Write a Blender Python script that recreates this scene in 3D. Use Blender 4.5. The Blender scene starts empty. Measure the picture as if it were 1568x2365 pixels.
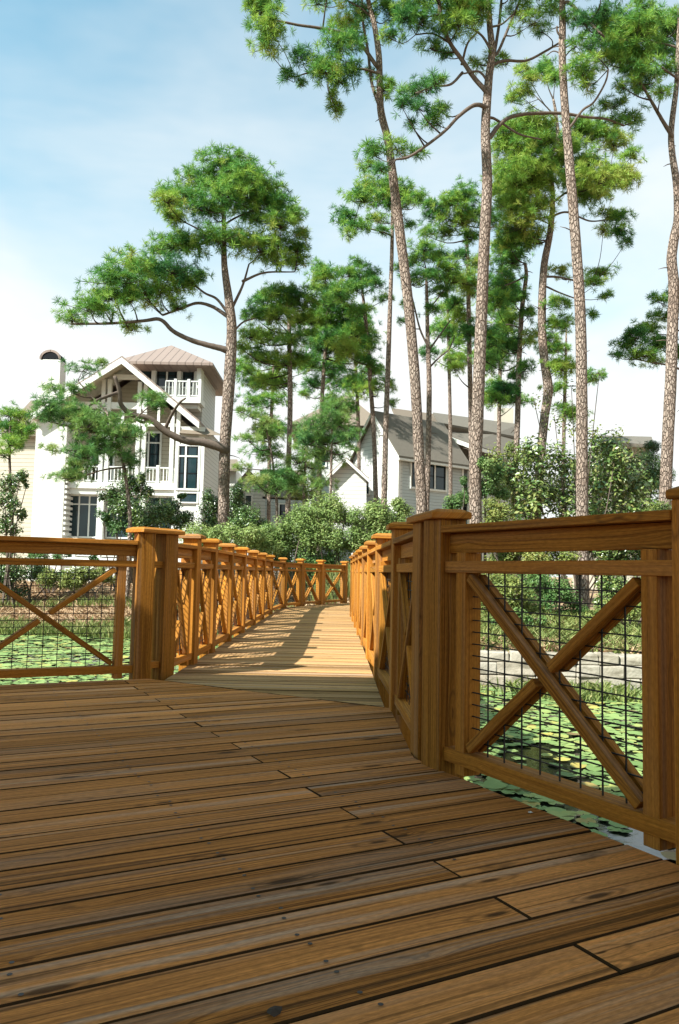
import bpy, math, random
import numpy as np
from mathutils import Vector, Matrix
random.seed(11); RNG = np.random.default_rng(11)
C = bpy.context.scene.collection
sc = bpy.context.scene
V = Vector
# ------------------------------------------------------------------ camera
EYE = 0.83; F = 1806.0; PITCH = math.atan(140/1806.0); ROLL = 0.02
_r0 = V((1,0,0)); _f = V((0,math.cos(PITCH),math.sin(PITCH))); _u0 = V((0,-math.sin(PITCH),math.cos(PITCH)))
_r = _r0*math.cos(ROLL)+_u0*math.sin(ROLL); _u = -_r0*math.sin(ROLL)+_u0*math.cos(ROLL)
def W(x, y, Y):
    """world point at depth Y of survey-sheet position (x, y)"""
    d = _f*F + _r*(x-784) + _u*(1182.5-y)
    return V((0,0,EYE)) + d*(Y/d.y)
def P(p):
    d = V(p)-V((0,0,EYE)); z = d.dot(_f)
    if z < .05: return None
    return (784+F*d.dot(_r)/z, 1182.5-F*d.dot(_u)/z)
cam = bpy.data.cameras.new('camera'); camo = bpy.data.objects.new('camera', cam); C.objects.link(camo)
camo.matrix_world = Matrix(((_r.x,_u.x,-_f.x,0),(_r.y,_u.y,-_f.y,0),(_r.z,_u.z,-_f.z,EYE),(0,0,0,1)))
cam.sensor_fit = 'VERTICAL'; cam.sensor_height = 36; cam.sensor_width = 24; cam.lens = F/2365*36
cam.clip_start = .02; cam.clip_end = 6000
sc.camera = camo
# ------------------------------------------------------------------ mesh helpers
class MB:
    def __init__(s): s.v=[]; s.f=[]; s.uv=[]; s.t=[]; s.mi=[]
    def poly(s, pts, uvs=None, tint=.5, mi=0):
        i=len(s.v); s.v += [tuple(p) for p in pts]; s.f.append(tuple(range(i,i+len(pts))))
        s.uv += uvs if uvs else [(0,0)]*len(pts); s.t.append(tint); s.mi.append(mi)
    def faces(s, verts, faces, uvs=None, tint=.5, mi=0):
        i=len(s.v); s.v += [tuple(p) for p in verts]
        for k,f in enumerate(faces):
            s.f.append(tuple(j+i for j in f)); s.t.append(tint); s.mi.append(mi)
            s.uv += uvs[k] if uvs else [(verts[j][0]+verts[j][1],verts[j][2]) for j in f]
    def beam(s, a, b, side, w, t, tint=None, mi=0):
        """square timber from a to b, width w along side, thickness t along the third axis"""
        a=V(a); b=V(b); L=(b-a); ln=L.length; L=L/ln; side=V(side); side=(side-L*side.dot(L)).normalized(); n=L.cross(side)
        tint = random.random() if tint is None else tint
        ou=random.random()*50; ov=random.random()*50
        vs=[]
        for e in (a,b):
            for q,r in ((-1,-1),(1,-1),(1,1),(-1,1)): vs.append(e+side*(q*w/2)+n*(r*t/2))
        fs=[(0,1,5,4),(1,2,6,5),(2,3,7,6),(3,0,4,7),(3,2,1,0),(4,5,6,7)]
        wd=[w,t,w,t]; uvs=[]; off=0
        for k in range(4):
            uvs.append([(ou,ov+off),(ou,ov+off+wd[k]),(ou+ln,ov+off+wd[k]),(ou+ln,ov+off)]); off+=wd[k]+.37
        for k in range(2): uvs.append([(ou,ov),(ou+w*.3,ov),(ou+w*.3,ov+t),(ou,ov+t)])
        s.faces(vs, fs, uvs, tint, mi)
    def box(s, x0,x1,y0,y1,z0,z1, tint=.5, mi=0):
        vs=[(x0,y0,z0),(x1,y0,z0),(x1,y1,z0),(x0,y1,z0),(x0,y0,z1),(x1,y0,z1),(x1,y1,z1),(x0,y1,z1)]
        s.faces(vs,[(0,1,5,4),(1,2,6,5),(2,3,7,6),(3,0,4,7),(3,2,1,0),(4,5,6,7)],None,tint,mi)
    def prism(s, poly, ext, tint=.5, mi=0):
        n=len(poly); ext=V(ext); vs=[V(p) for p in poly]+[V(p)+ext for p in poly]
        s.faces(vs,[tuple(range(n))[::-1],tuple(range(n,2*n))]+[(i,(i+1)%n,n+(i+1)%n,n+i) for i in range(n)],None,tint,mi)
    def tube(s, pts, rad, n=8, tint=.5, mi=0, cap=True, wob=0):
        pts=[V(p) for p in pts]; m=len(pts); i0=len(s.v); up=V((.31,.87,.2)).normalized()
        for k in range(m):
            d=(pts[min(k+1,m-1)]-pts[max(k-1,0)]).normalized(); up=(up-d*up.dot(d)).normalized(); w=d.cross(up)
            for j in range(n):
                a=2*math.pi*j/n; r=rad[k]*(1+wob*(random.random()-.5)); s.v.append(tuple(pts[k]+up*(math.cos(a)*r)+w*(math.sin(a)*r)))
        for k in range(m-1):
            for j in range(n):
                a=i0+k*n+j; b=i0+k*n+(j+1)%n; s.f.append((a,b,b+n,a+n)); s.uv+=[(0,0)]*4; s.t.append(tint); s.mi.append(mi)
        if cap:
            for q,rev in ((0,1),(m-1,0)):
                f=tuple(i0+q*n+j for j in range(n)); s.f.append(f[::-1] if rev else f); s.uv+=[(0,0)]*n; s.t.append(tint); s.mi.append(mi)
ORG={}
def link(name, me, parent=None):
    o=bpy.data.objects.new(name, me); C.objects.link(o)
    if parent is not None: o.parent=parent; ORG[o.name]=ORG[parent.name]
    else: ORG[o.name]=V((0,0,0))
    return o
def mesh_np(name, verts, faces_flat, nper, tint=None, smooth=False):
    me=bpy.data.meshes.new(name); nv=len(verts); nl=len(faces_flat); nf=nl//nper
    me.vertices.add(nv); me.vertices.foreach_set('co', np.ascontiguousarray(verts,dtype=np.float32).ravel())
    me.loops.add(nl); me.loops.foreach_set('vertex_index', np.ascontiguousarray(faces_flat,dtype=np.int32))
    me.polygons.add(nf); me.polygons.foreach_set('loop_start', np.arange(0,nl,nper,dtype=np.int32))
    me.polygons.foreach_set('loop_total', np.full(nf,nper,dtype=np.int32))
    me.update(calc_edges=True)
    if tint is not None:
        a=me.attributes.new('tint','FLOAT','FACE'); a.data.foreach_set('value', np.ascontiguousarray(tint,dtype=np.float32))
    if smooth: me.polygons.foreach_set('use_smooth', np.ones(nf,dtype=bool))
    return me
def mk(name, mb, mats, parent=None, bevel=0, smooth=False):
    o0=ORG[parent.name] if parent is not None else V((0,0,0))
    me=bpy.data.meshes.new(name); me.from_pydata([(x-o0.x,y-o0.y,z-o0.z) for x,y,z in mb.v],[],mb.f)
    uv=me.uv_layers.new(name='UVMap'); uv.data.foreach_set('uv', np.array(mb.uv,dtype=np.float32).ravel())
    a=me.attributes.new('tint','FLOAT','FACE'); a.data.foreach_set('value', np.array(mb.t,dtype=np.float32))
    for m in (mats if isinstance(mats,(list,tuple)) else [mats]): me.materials.append(m)
    me.polygons.foreach_set('material_index', np.array(mb.mi,dtype=np.int32))
    if smooth: me.polygons.foreach_set('use_smooth', np.ones(len(me.polygons),dtype=bool))
    o=link(name, me, parent)
    if bevel:
        b=o.modifiers.new('edge','BEVEL'); b.width=bevel; b.segments=2; b.limit_method='ANGLE'; b.angle_limit=.6
    return o
def thing(name, label, cat, loc, group=None, kind=None):
    o=bpy.data.objects.new(name,None); C.objects.link(o); o.location=loc; o.empty_display_size=.2
    ORG[o.name]=V(loc); tag(o,label,cat,group,kind); return o
def tag(o, label=None, cat=None, group=None, kind=None):
    if label: o['label']=label
    if cat: o['category']=cat
    if group: o['group']=group
    if kind: o['kind']=kind
    return o
def spline(pts, n):
    """Catmull-Rom through pts, about n samples"""
    p=[V(q) for q in pts]
    if len(p)<3: return [p[0].lerp(p[-1], k/(n-1)) for k in range(n)]
    p=[p[0]*2-p[1]]+p+[p[-1]*2-p[-2]]; m=len(p)-3; out=[]
    for k in range(n):
        t=k/(n-1)*m; i=min(int(t),m-1); t-=i; a,b,c,d=p[i:i+4]
        out.append(.5*((2*b)+(c-a)*t+(2*a-5*b+4*c-d)*t*t+(3*b-a-3*c+d)*t**3))
    return out
# ------------------------------------------------------------------ node helpers
def newmat(name):
    m=bpy.data.materials.new(name); m.use_nodes=True; nt=m.node_tree; nt.nodes.clear()
    return m, nt
class NT:
    def __init__(s, nt): s.nt=nt
    def n(s, typ, **kw):
        nd=s.nt.nodes.new(typ)
        for k,v in kw.items():
            if k.startswith('i_'): nd.inputs[k[2:].replace('_',' ')].default_value=v
            else: setattr(nd,k,v)
        return nd
    def l(s,a,b): s.nt.links.new(a,b)
    def math(s,op,a,b=None,c=None,clamp=False):
        nd=s.n('ShaderNodeMath',operation=op,use_clamp=clamp)
        for i,x in enumerate((a,b,c)):
            if x is None: continue
            if isinstance(x,(int,float)): nd.inputs[i].default_value=x
            else: s.l(x,nd.inputs[i])
        return nd.outputs[0]
    def mix(s,fac,a,b,blend='MIX'):
        nd=s.n('ShaderNodeMix',data_type='RGBA',blend_type=blend); nd.clamp_factor=True
        for sock,x in ((nd.inputs['Factor'],fac),(nd.inputs['A'],a),(nd.inputs['B'],b)):
            if sock.type=='VALUE' or not isinstance(x,tuple):
                if isinstance(x,(int,float)): sock.default_value=x
                elif isinstance(x,tuple): sock.default_value=x
                else: s.l(x,sock)
            else: sock.default_value=(x+(1,))[:4]
        # Mix RGBA: inputs named A/B exist per type; pick the colour ones
        return nd
    def cmix(s,fac,a,b,blend='MIX'):
        nd=s.n('ShaderNodeMix',data_type='RGBA',blend_type=blend)
        fi=nd.inputs[0]; ai=nd.inputs[6]; bi=nd.inputs[7]
        for sock,x in ((fi,fac),(ai,a),(bi,b)):
            if isinstance(x,(int,float)): sock.default_value=x
            elif isinstance(x,tuple): sock.default_value=(tuple(x)+(1,))[:4]
            else: s.l(x,sock)
        return nd.outputs[2]
    def noise(s,vec,scale,detail=3,rough=.55,dist=0):
        nd=s.n('ShaderNodeTexNoise'); nd.inputs['Scale'].default_value=scale; nd.inputs['Detail'].default_value=detail
        nd.inputs['Roughness'].default_value=rough; nd.inputs['Distortion'].default_value=dist
        if vec is not None: s.l(vec,nd.inputs['Vector'])
        return nd.outputs[0]
    def ramp(s,fac,stops):
        nd=s.n('ShaderNodeValToRGB'); e=nd.color_ramp.elements
        while len(e)<len(stops): e.new(.5)
        for el,(p,c) in zip(e,stops):
            el.position=p; el.color=(c if isinstance(c,tuple) else (c,c,c))+((1,) if not isinstance(c,tuple) or len(c)==3 else ())
        s.l(fac,nd.inputs[0]); return nd.outputs[0]
    def mapping(s,vec,scale=(1,1,1),loc=(0,0,0)):
        nd=s.n('ShaderNodeMapping'); nd.inputs['Scale'].default_value=scale; nd.inputs['Location'].default_value=loc
        s.l(vec,nd.inputs['Vector']); return nd.outputs[0]
    def bump(s,h,strength,dist):
        nd=s.n('ShaderNodeBump'); nd.inputs['Strength'].default_value=strength; nd.inputs['Distance'].default_value=dist
        s.l(h,nd.inputs['Height']); return nd.outputs[0]
    def out(s,col,rough=.6,normal=None,spec=.5,metal=0,transl=None,coat=0):
        b=s.n('ShaderNodeBsdfPrincipled')
        for k,x in (('Base Color',col),('Roughness',rough),('Specular IOR Level',spec),('Metallic',metal)):
            if isinstance(x,(int,float)): b.inputs[k].default_value=x
            elif isinstance(x,tuple): b.inputs[k].default_value=x+(1,)
            else: s.l(x,b.inputs[k])
        if normal is not None: s.l(normal,b.inputs['Normal'])
        sh=b.outputs[0]
        if transl is not None:
            t=s.n('ShaderNodeBsdfTranslucent')
            if isinstance(col,tuple): t.inputs[0].default_value=col+(1,)
            else: s.l(col,t.inputs[0])
            mx=s.n('ShaderNodeMixShader'); mx.inputs[0].default_value=transl; s.l(sh,mx.inputs[1]); s.l(t.outputs[0],mx.inputs[2]); sh=mx.outputs[0]
        o=s.n('ShaderNodeOutputMaterial'); s.l(sh,o.inputs[0])
def attr(N,name='tint'): return N.n('ShaderNodeAttribute',attribute_name=name).outputs['Fac']
# ------------------------------------------------------------------ materials
def wood(name, dark, light, alt, rough=.55, weather=0.0, knots=1.0, spec=.4):
    m,nt=newmat(name); N=NT(nt)
    uv=N.n('ShaderNodeTexCoord').outputs['UV']
    t=attr(N)
    kv=N.n('ShaderNodeTexVoronoi',feature='F1',voronoi_dimensions='2D'); kv.inputs['Scale'].default_value=1
    N.l(N.mapping(uv,(1.7,7.1,1)),kv.inputs['Vector'])
    kd=kv.outputs['Distance']
    kw=N.math('POWER',N.math('SUBTRACT',1,N.math('MULTIPLY',kd,2.6),clamp=True),2)   # influence of a knot on the grain
    wob=N.noise(N.mapping(uv,(.9,7,1)),1,3,.5)
    sep=N.n('ShaderNodeSeparateXYZ'); N.l(uv,sep.inputs[0])
    vv=N.math('ADD',N.math('ADD',sep.outputs[1],N.math('MULTIPLY',kw,.035*knots)),N.math('MULTIPLY',wob,.05))
    cmb=N.n('ShaderNodeCombineXYZ'); N.l(N.math('MULTIPLY',sep.outputs[0],.35),cmb.inputs[0]); N.l(N.math('MULTIPLY',vv,52),cmb.inputs[1])
    rings=N.noise(cmb.outputs[0],2.1,6,.68)
    fine=N.noise(N.mapping(uv,(7,260,1)),1,3,.6)
    big=N.noise(N.mapping(uv,(.7,2.2,1)),1,3,.6)
    rr=N.ramp(rings,[(.38,0.0),(.5,.6),(.6,1.0)])
    c=N.cmix(rr,dark,light)
    c=N.cmix(N.math('MULTIPLY',t,.75),c,alt)
    sh=N.math('ADD',N.math('MULTIPLY',fine,.55),.72)
    sh=N.math('MULTIPLY',sh,N.math('ADD',N.math('MULTIPLY',t,.58),.68))
    sh=N.math('MULTIPLY',sh,N.math('ADD',N.math('MULTIPLY',big,.7),.65))
    hs=N.n('ShaderNodeVectorMath',operation='SCALE'); N.l(c,hs.inputs[0]); N.l(sh,hs.inputs['Scale'])
    c=hs.outputs[0]
    kc=N.n('ShaderNodeSeparateColor'); N.l(kv.outputs['Color'],kc.inputs[0])
    if weather:
        wn=N.noise(N.mapping(uv,(.45,5,1)),1.3,4,.6)
        wf=N.math('MULTIPLY',N.ramp(wn,[(.5,0.0),(.68,1.0)]),weather)
        c=N.cmix(wf,c,(.30,.225,.17))
        ws=N.noise(N.mapping(uv,(.22,16,1),(7,2,0)),1,3,.5); c=N.cmix(N.math('MULTIPLY',N.ramp(ws,[(.58,0.0),(.70,1.0)]),min(.6,weather*1.2)),c,(.50,.38,.28))
        st=N.noise(N.mapping(uv,(3.0,6,1)),1,4,.6)
        c=N.cmix(N.math('MULTIPLY',N.ramp(st,[(.66,0.0),(.74,1.0)]),min(.55,weather*1.3)),c,(.03,.02,.012))
    kk=N.ramp(N.math('DIVIDE',kd,N.math('ADD',N.math('MULTIPLY',kc.outputs[1],1.1),.25)),[(.045*knots,1.0),(.10*knots,0.0)])
    kk=N.math('MULTIPLY',kk,N.math('GREATER_THAN',kc.outputs[0],.66))
    c=N.cmix(N.math('MULTIPLY',kk,.85*min(knots,1)),c,(.035,.018,.008))
    if weather:
        ck=N.noise(N.mapping(uv,(.4,64,1)),1,2,.5); ck2=N.noise(N.mapping(uv,(.6,9,1),(3,1,0)),1,2,.5)
        cm=N.math('MULTIPLY',N.ramp(ck,[(.56,0.0),(.63,1.0)]),N.ramp(ck2,[(.38,0.0),(.54,1.0)]))
        c=N.cmix(N.math('MULTIPLY',cm,min(.7,weather*1.8)),c,(.035,.018,.007))
        spk=N.noise(N.mapping(uv,(40,150,1)),1,2,.6)
        hs2=N.n('ShaderNodeVectorMath',operation='SCALE'); N.l(c,hs2.inputs[0]); N.l(N.math('ADD',N.math('MULTIPLY',spk,.9),.55),hs2.inputs['Scale']); c=hs2.outputs[0]
        ring=N.ramp(kd,[(.12,0.0),(.15,1.0),(.19,0.0)]); ring=N.math('MULTIPLY',ring,N.math('GREATER_THAN',kc.outputs[0],.66)); c=N.cmix(N.math('MULTIPLY',ring,.45),c,(.06,.03,.012))
    h=N.math('ADD',N.math('MULTIPLY',rings,.6),N.math('MULTIPLY',fine,.5))
    ro=N.math('ADD',N.math('MULTIPLY',fine,.25),rough-.12)
    N.out(c,ro,N.bump(h,.35,.004),spec)
    return m
M={}
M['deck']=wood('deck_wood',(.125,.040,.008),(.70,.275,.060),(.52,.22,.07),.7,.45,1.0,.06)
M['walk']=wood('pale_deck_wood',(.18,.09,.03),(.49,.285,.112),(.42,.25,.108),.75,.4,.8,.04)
M['rail']=wood('rail_wood',(.20,.072,.010),(.52,.225,.034),(.31,.12,.018),.65,.16,.55,.07)
def simple(name,col,rough=.6,spec=.4,metal=0,nscale=0,namt=.15,bump=0):
    m,nt=newmat(name); N=NT(nt); c=col; nrm=None
    if nscale:
        tc=N.n('ShaderNodeTexCoord').outputs['Object']; nz=N.noise(tc,nscale,4,.6)
        c=N.cmix(nz,tuple(x*(1-namt) for x in col),tuple(min(1,x*(1+namt)) for x in col))
        if bump: nrm=N.bump(nz,.4,bump)
    N.out(c,rough,nrm,spec,metal); return m
M['white']=simple('white_paint',(.64,.64,.60),.5,.3,0,3,.06)
M['cream']=simple('cream_wall',(.44,.40,.32),.7,.2,0,2,.08)
M['stucco']=simple('white_stucco',(.60,.59,.55),.9,.1,0,9,.06,.01)
M['black']=simple('black_metal',(.012,.013,.015),.85,.1)
M['wire']=simple('wire_metal',(.022,.02,.016),.6,.3)
M['board_edge']=simple('grime_gap_shade_edge',(.05,.027,.012),.9,.05,0,9,.5)  # grimy board sides, with the shade of the gaps put into the colour
M['screw']=simple('screw_head',(.045,.035,.028),.5,.4)
M['joist']=simple('dark_joist',(.06,.032,.016),.8,.2,0,6,.3)
M['curtain']=simple('shade_cloth',(.35,.42,.46),.9,.1)
def siding(name,col,pitch):
    m,nt=newmat(name); N=NT(nt); tc=N.n('ShaderNodeTexCoord').outputs['Object']
    sep=N.n('ShaderNodeSeparateXYZ'); N.l(tc,sep.inputs[0])
    fr=N.math('FRACT',N.math('DIVIDE',sep.outputs[2],pitch))
    nz=N.noise(tc,2.5,3)
    c=N.cmix(nz,tuple(x*.92 for x in col),col)
    gr=N.ramp(fr,[(.0,0.0),(.09,0.0),(.12,1.0)])
    c=N.cmix(gr,tuple(x*.5 for x in col),c)
    N.out(c,.65,N.bump(N.math('SUBTRACT',1,fr),.9,.03),.2); return m
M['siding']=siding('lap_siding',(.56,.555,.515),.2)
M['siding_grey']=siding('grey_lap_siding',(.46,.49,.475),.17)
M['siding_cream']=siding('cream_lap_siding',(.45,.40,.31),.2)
M['shingle_wall']=siding('white_shingle_wall',(.56,.555,.52),.22)
def glass():
    m,nt=newmat('window_glass'); N=NT(nt); tc=N.n('ShaderNodeTexCoord').outputs['Object']
    nz=N.noise(tc,.9,2); c=N.cmix(nz,(.004,.012,.016),(.02,.05,.06)); N.out(c,.06,N.bump(nz,.05,.05),.5); return m
M['glass']=glass()
def roofmat(name,c0,c1,seam=None,sc=14):
    m,nt=newmat(name); N=NT(nt); tc=N.n('ShaderNodeTexCoord').outputs['Object']
    nz=N.noise(tc,sc,4,.7); n2=N.noise(tc,.6,3); c=N.cmix(nz,c0,c1); c=N.cmix(N.math('MULTIPLY',n2,.5),c,tuple(x*.6 for x in c1))
    nrm=None
    if seam:
        sep=N.n('ShaderNodeSeparateXYZ'); N.l(tc,sep.inputs[0]); fr=N.math('FRACT',N.math('DIVIDE',sep.outputs[0],seam))
        g=N.ramp(fr,[(.0,1.0),(.1,1.0),(.14,0.0)]); nrm=N.bump(g,.8,.05); c=N.cmix(N.math('MULTIPLY',g,.35),c,tuple(x*.55 for x in c0))
    else: nrm=N.bump(nz,.6,.03)
    N.out(c,.6 if seam else .9,nrm,.3); return m
M['metalroof']=roofmat('copper_brown_metal_roof',(.225,.165,.135),(.28,.21,.175),.42,3)
M['shingle']=roofmat('grey_brown_shingles',(.095,.082,.066),(.18,.158,.125),None,9)
M['tanroof']=roofmat('tan_shingles',(.155,.12,.09),(.22,.175,.13),None,9)
def bark():
    m,nt=newmat('pine_bark'); N=NT(nt); tc=N.n('ShaderNodeTexCoord').outputs['Object']
    v=N.n('ShaderNodeTexVoronoi',feature='DISTANCE_TO_EDGE'); v.inputs['Scale'].default_value=1; 
    wn=N.n('ShaderNodeTexNoise'); wn.inputs['Scale'].default_value=6; N.l(tc,wn.inputs['Vector'])
    vm=N.n('ShaderNodeVectorMath',operation='MULTIPLY_ADD'); N.l(wn.outputs['Color'],vm.inputs[0]); vm.inputs[1].default_value=(.09,.09,.09); N.l(tc,vm.inputs[2])
    mp=N.mapping(vm.outputs[0],(15,15,5.5)); N.l(mp,v.inputs['Vector'])
    v2=N.n('ShaderNodeTexVoronoi'); v2.inputs['Scale'].default_value=1; N.l(mp,v2.inputs['Vector'])
    sc_=N.n('ShaderNodeSeparateColor'); N.l(v2.outputs['Color'],sc_.inputs[0])
    n=N.noise(tc,30,4,.65); big=N.noise(tc,.9,4)
    c=N.cmix(n,(.22,.165,.13),(.43,.355,.29)); c=N.cmix(N.math('MULTIPLY',sc_.outputs[0],.6),c,(.36,.28,.23))
    c=N.cmix(N.ramp(big,[(.42,0.0),(.62,.55)]),c,(.25,.17,.125))
    e=N.ramp(v.outputs['Distance'],[(.0,0.0),(.2,1.0)])
    c=N.cmix(e,(.125,.09,.07),c)
    N.out(c,.9,N.bump(N.math('ADD',e,N.math('MULTIPLY',n,.4)),.9,.05),.15); return m
M['bark']=bark()
M['twig']=simple('twig_bark',(.055,.042,.033),.9,.1,0,12,.4)
M['limb']=simple('limb_bark',(.12,.092,.073),.9,.1,0,14,.5,.01)
def leafmat(name,stops,rough=.5,transl=.25,spec=.3):
    m,nt=newmat(name); N=NT(nt); c=N.ramp(attr(N),stops); N.out(c,rough,None,spec,0,transl); return m
M['needle']=leafmat('pine_needles',[(0,(.028,.12,.035)),(.35,(.10,.27,.05)),(.7,(.28,.43,.06)),(1,(.40,.42,.10))],.5,.35)
M['needle_light']=leafmat('young_pine_needles',[(0,(.05,.16,.05)),(.5,(.16,.31,.07)),(1,(.36,.40,.12))],.5,.35)
M['leaf_dark']=leafmat('glossy_dark_leaves',[(0,(.018,.048,.012)),(.45,(.065,.125,.026)),(.8,(.20,.25,.07)),(1,(.30,.26,.10))],.3,.15,.6)
M['leaf_mid']=leafmat('green_leaves',[(0,(.03,.085,.025)),(.5,(.09,.18,.045)),(1,(.2,.26,.08))],.5,.28)
M['leaf_olive']=leafmat('olive_leaves',[(0,(.06,.10,.025)),(.5,(.18,.22,.05)),(.9,(.32,.30,.08)),(1,(.33,.21,.08))],.5,.28)
M['leaf_pale']=leafmat('pale_green_leaves',[(0,(.06,.12,.03)),(.5,(.20,.28,.075)),(1,(.36,.38,.14))],.5,.28)
M['grass']=leafmat('grass_blades',[(0,(.07,.11,.025)),(.5,(.19,.23,.06)),(1,(.42,.36,.16))],.6,.25)
M['straw']=leafmat('straw_blades',[(0,(.20,.125,.07)),(.5,(.40,.265,.15)),(1,(.55,.41,.25))],.8,.1)
M['pad']=None
def padmat():
    m,nt=newmat('lily_pad'); N=NT(nt); t=attr(N); tc=N.n('ShaderNodeTexCoord').outputs['Object']
    oi=N.n('ShaderNodeObjectInfo').outputs['Random']
    r=N.math('FRACT',N.math('ADD',t,oi))
    c=N.ramp(r,[(0,(.10,.165,.045)),(.3,(.175,.26,.075)),(.7,(.25,.325,.10)),(.9,(.32,.33,.09)),(.96,(.42,.33,.07)),(1,(.18,.10,.045))])
    n=N.noise(tc,22,3); c=N.cmix(N.math('MULTIPLY',n,.35),c,(.10,.17,.07))
    N.out(c,.6,N.bump(n,.2,.01),.25); return m
M['pad']=padmat()
def watermat():
    m,nt=newmat('pond_water'); N=NT(nt); tc=N.n('ShaderNodeTexCoord').outputs['Object']
    n=N.noise(tc,5,2); N.out((.012,.014,.008),.08,N.bump(n,.06,.05),.5); return m
M['water']=watermat()
def groundmat():
    m,nt=newmat('bank_ground'); N=NT(nt); tc=N.n('ShaderNodeTexCoord').outputs['Object']
    n=N.noise(tc,1.1,5,.6); n2=N.noise(tc,9,5,.7)
    straw=N.cmix(n2,(.22,.135,.08),(.50,.34,.215)); gr=N.cmix(n2,(.05,.07,.02),(.17,.17,.06))
    c=N.cmix(N.ramp(n,[(.54,0.0),(.68,1.0)]),straw,gr)
    N.out(c,.95,N.bump(n2,.8,.06),.1); return m
M['ground']=groundmat()
def stonemat():
    m,nt=newmat('limestone'); N=NT(nt); tc=N.n('ShaderNodeTexCoord').outputs['Object']
    n=N.noise(tc,7,5,.65); n2=N.noise(N.mapping(tc,(1,1,4)),2,4,.6)
    c=N.cmix(n,(.20,.165,.12),(.47,.41,.32)); c=N.cmix(N.math('MULTIPLY',attr(N),.5),c,(.42,.40,.35))
    c=N.cmix(N.ramp(n2,[(.48,0.0),(.64,.75)]),c,(.13,.11,.075))
    N.out(c,.9,N.bump(n,.8,.03),.15); return m
M['stone']=stonemat()
# ------------------------------------------------------------------ light, sky
SUN=V((-.80,-.60,0)).normalized(); ELEV=math.radians(42.5)
sd=V((SUN.x*math.cos(ELEV),SUN.y*math.cos(ELEV),math.sin(ELEV)))
sl=bpy.data.lights.new('sun','SUN'); sl.energy=5.0; sl.angle=math.radians(.55); sl.color=(1,.985,.94)
so=bpy.data.objects.new('sun',sl); C.objects.link(so); so.rotation_euler=(-sd).to_track_quat('-Z','Y').to_euler(); so.location=(-20,-25,30)
w=bpy.data.worlds.new('World'); sc.world=w; w.use_nodes=True; N=NT(w.node_tree); w.node_tree.nodes.clear()
sky=N.n('ShaderNodeTexSky',sky_type='NISHITA',sun_disc=False); sky.sun_elevation=ELEV; sky.sun_rotation=math.atan2(SUN.x,SUN.y)%(2*math.pi)
sky.altitude=0; sky.air_density=1.0; sky.dust_density=1.6; sky.ozone_density=1.0
g=N.n('ShaderNodeTexCoord').outputs['Generated']; sp=N.n('ShaderNodeSeparateXYZ'); N.l(g,sp.inputs[0])
z=sp.outputs[2]
wn=N.noise(N.mapping(g,(1,1,2.4),(.3,.1,.0)),1.7,5,.55,.35)
wn2=N.noise(N.mapping(g,(1,1,1.8),(4.7,2,1)),4.5,4,.55,.2)
cl=N.math('ADD',N.math('MULTIPLY',wn,.8),N.math('MULTIPLY',wn2,.25))
lowf=N.ramp(z,[(.0,1.0),(.18,.86),(.36,.42),(.62,.06),(1,0.0)])
xr=N.math('MULTIPLY',N.math('ADD',sp.outputs[0],.32),.8,clamp=True)
cov=N.math('ADD',N.math('ADD',N.math('MULTIPLY',N.math('SUBTRACT',cl,.46),1.9),lowf),N.math('MULTIPLY',xr,.42),clamp=True)
cov=N.math('ADD',N.math('MULTIPLY',cov,.88),.09,clamp=True)
skyc=N.cmix(1.0,sky.outputs[0],(.86,1.85,1.66),'MULTIPLY')
col=N.cmix(cov,skyc,(6.8,6.85,6.7))
bg=N.n('ShaderNodeBackground'); N.l(col,bg.inputs[0]); bg.inputs[1].default_value=.070
wo=N.n('ShaderNodeOutputWorld'); N.l(bg.outputs[0],wo.inputs[0])
sc.view_settings.view_transform='Standard'; sc.view_settings.look='None'; sc.view_settings.exposure=1.2; sc.view_settings.gamma=1; sc.view_settings.use_curve_mapping=False
sc.cycles.max_bounces=6; sc.cycles.diffuse_bounces=3; sc.cycles.transparent_max_bounces=8
# ------------------------------------------------------------------ terrain
SH=[(-60,24),(-30,23),(-12,21.8),(-6,21),(-3,20),(-1,18.6),(.8,15.5),(2.0,13.25),(4,13.15),(12,12.9),(22,9),(30,2),(60,-4)]
def shore(x): return float(np.interp(x,[p[0] for p in SH],[p[1] for p in SH]))
_sx=np.array([p[0] for p in SH],float); _sy=np.array([p[1] for p in SH],float)
def ground_np(x,y):
    d=y-np.interp(x,_sx,_sy)
    nz=.05*np.sin(x*1.3+y*.7)+.04*np.sin(x*.6-y*1.1+2)+.03*np.sin(x*2.7+1)*np.sin(y*2.3)
    left=np.where(d<0,np.maximum(-1.7,-1.02+.25*d),np.minimum(.15,-1.02+.16*d+nz*np.clip(d,0,1)))
    right=np.where(d<.12,-1.6,np.minimum(.1,-.47+.028*(d-.12)+nz*.6*np.clip(d-.4,0,1)))
    b=np.clip((x-.6)/1.2,0,1); z=left*(1-b)+right*b
    s=-16-y; z=np.where(s>-2,np.maximum(z,np.minimum(.15,-1.7+.5*(s+2))),z)
    e=np.maximum(-x-32,x-36); z=np.where(e>-3,np.maximum(z,np.minimum(.15,-1.7+.4*(e+3))),z)
    return z
def gz(x,y): return float(ground_np(np.array([x]),np.array([y]))[0])
xs=np.concatenate([[-2500,-900,-300,-110,-60],np.arange(-40,40.01,.4),[60,110,300,900,2500]])
ys=np.concatenate([[-2500,-900,-300,-110,-50],np.arange(-24,0,1.2),np.arange(0,44,.33),np.arange(44,70,1),[80,110,300,900,2500]])
gx,gy=np.meshgrid(xs,ys); gzv=ground_np(gx,gy); far=(abs(gx)>41)|(gy>71)|(gy<-25); gzv=np.where(far,.12,gzv)
nx,ny=len(xs),len(ys); ii=(np.arange(ny-1)[:,None]*nx+np.arange(nx-1)[None,:]).ravel()
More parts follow.
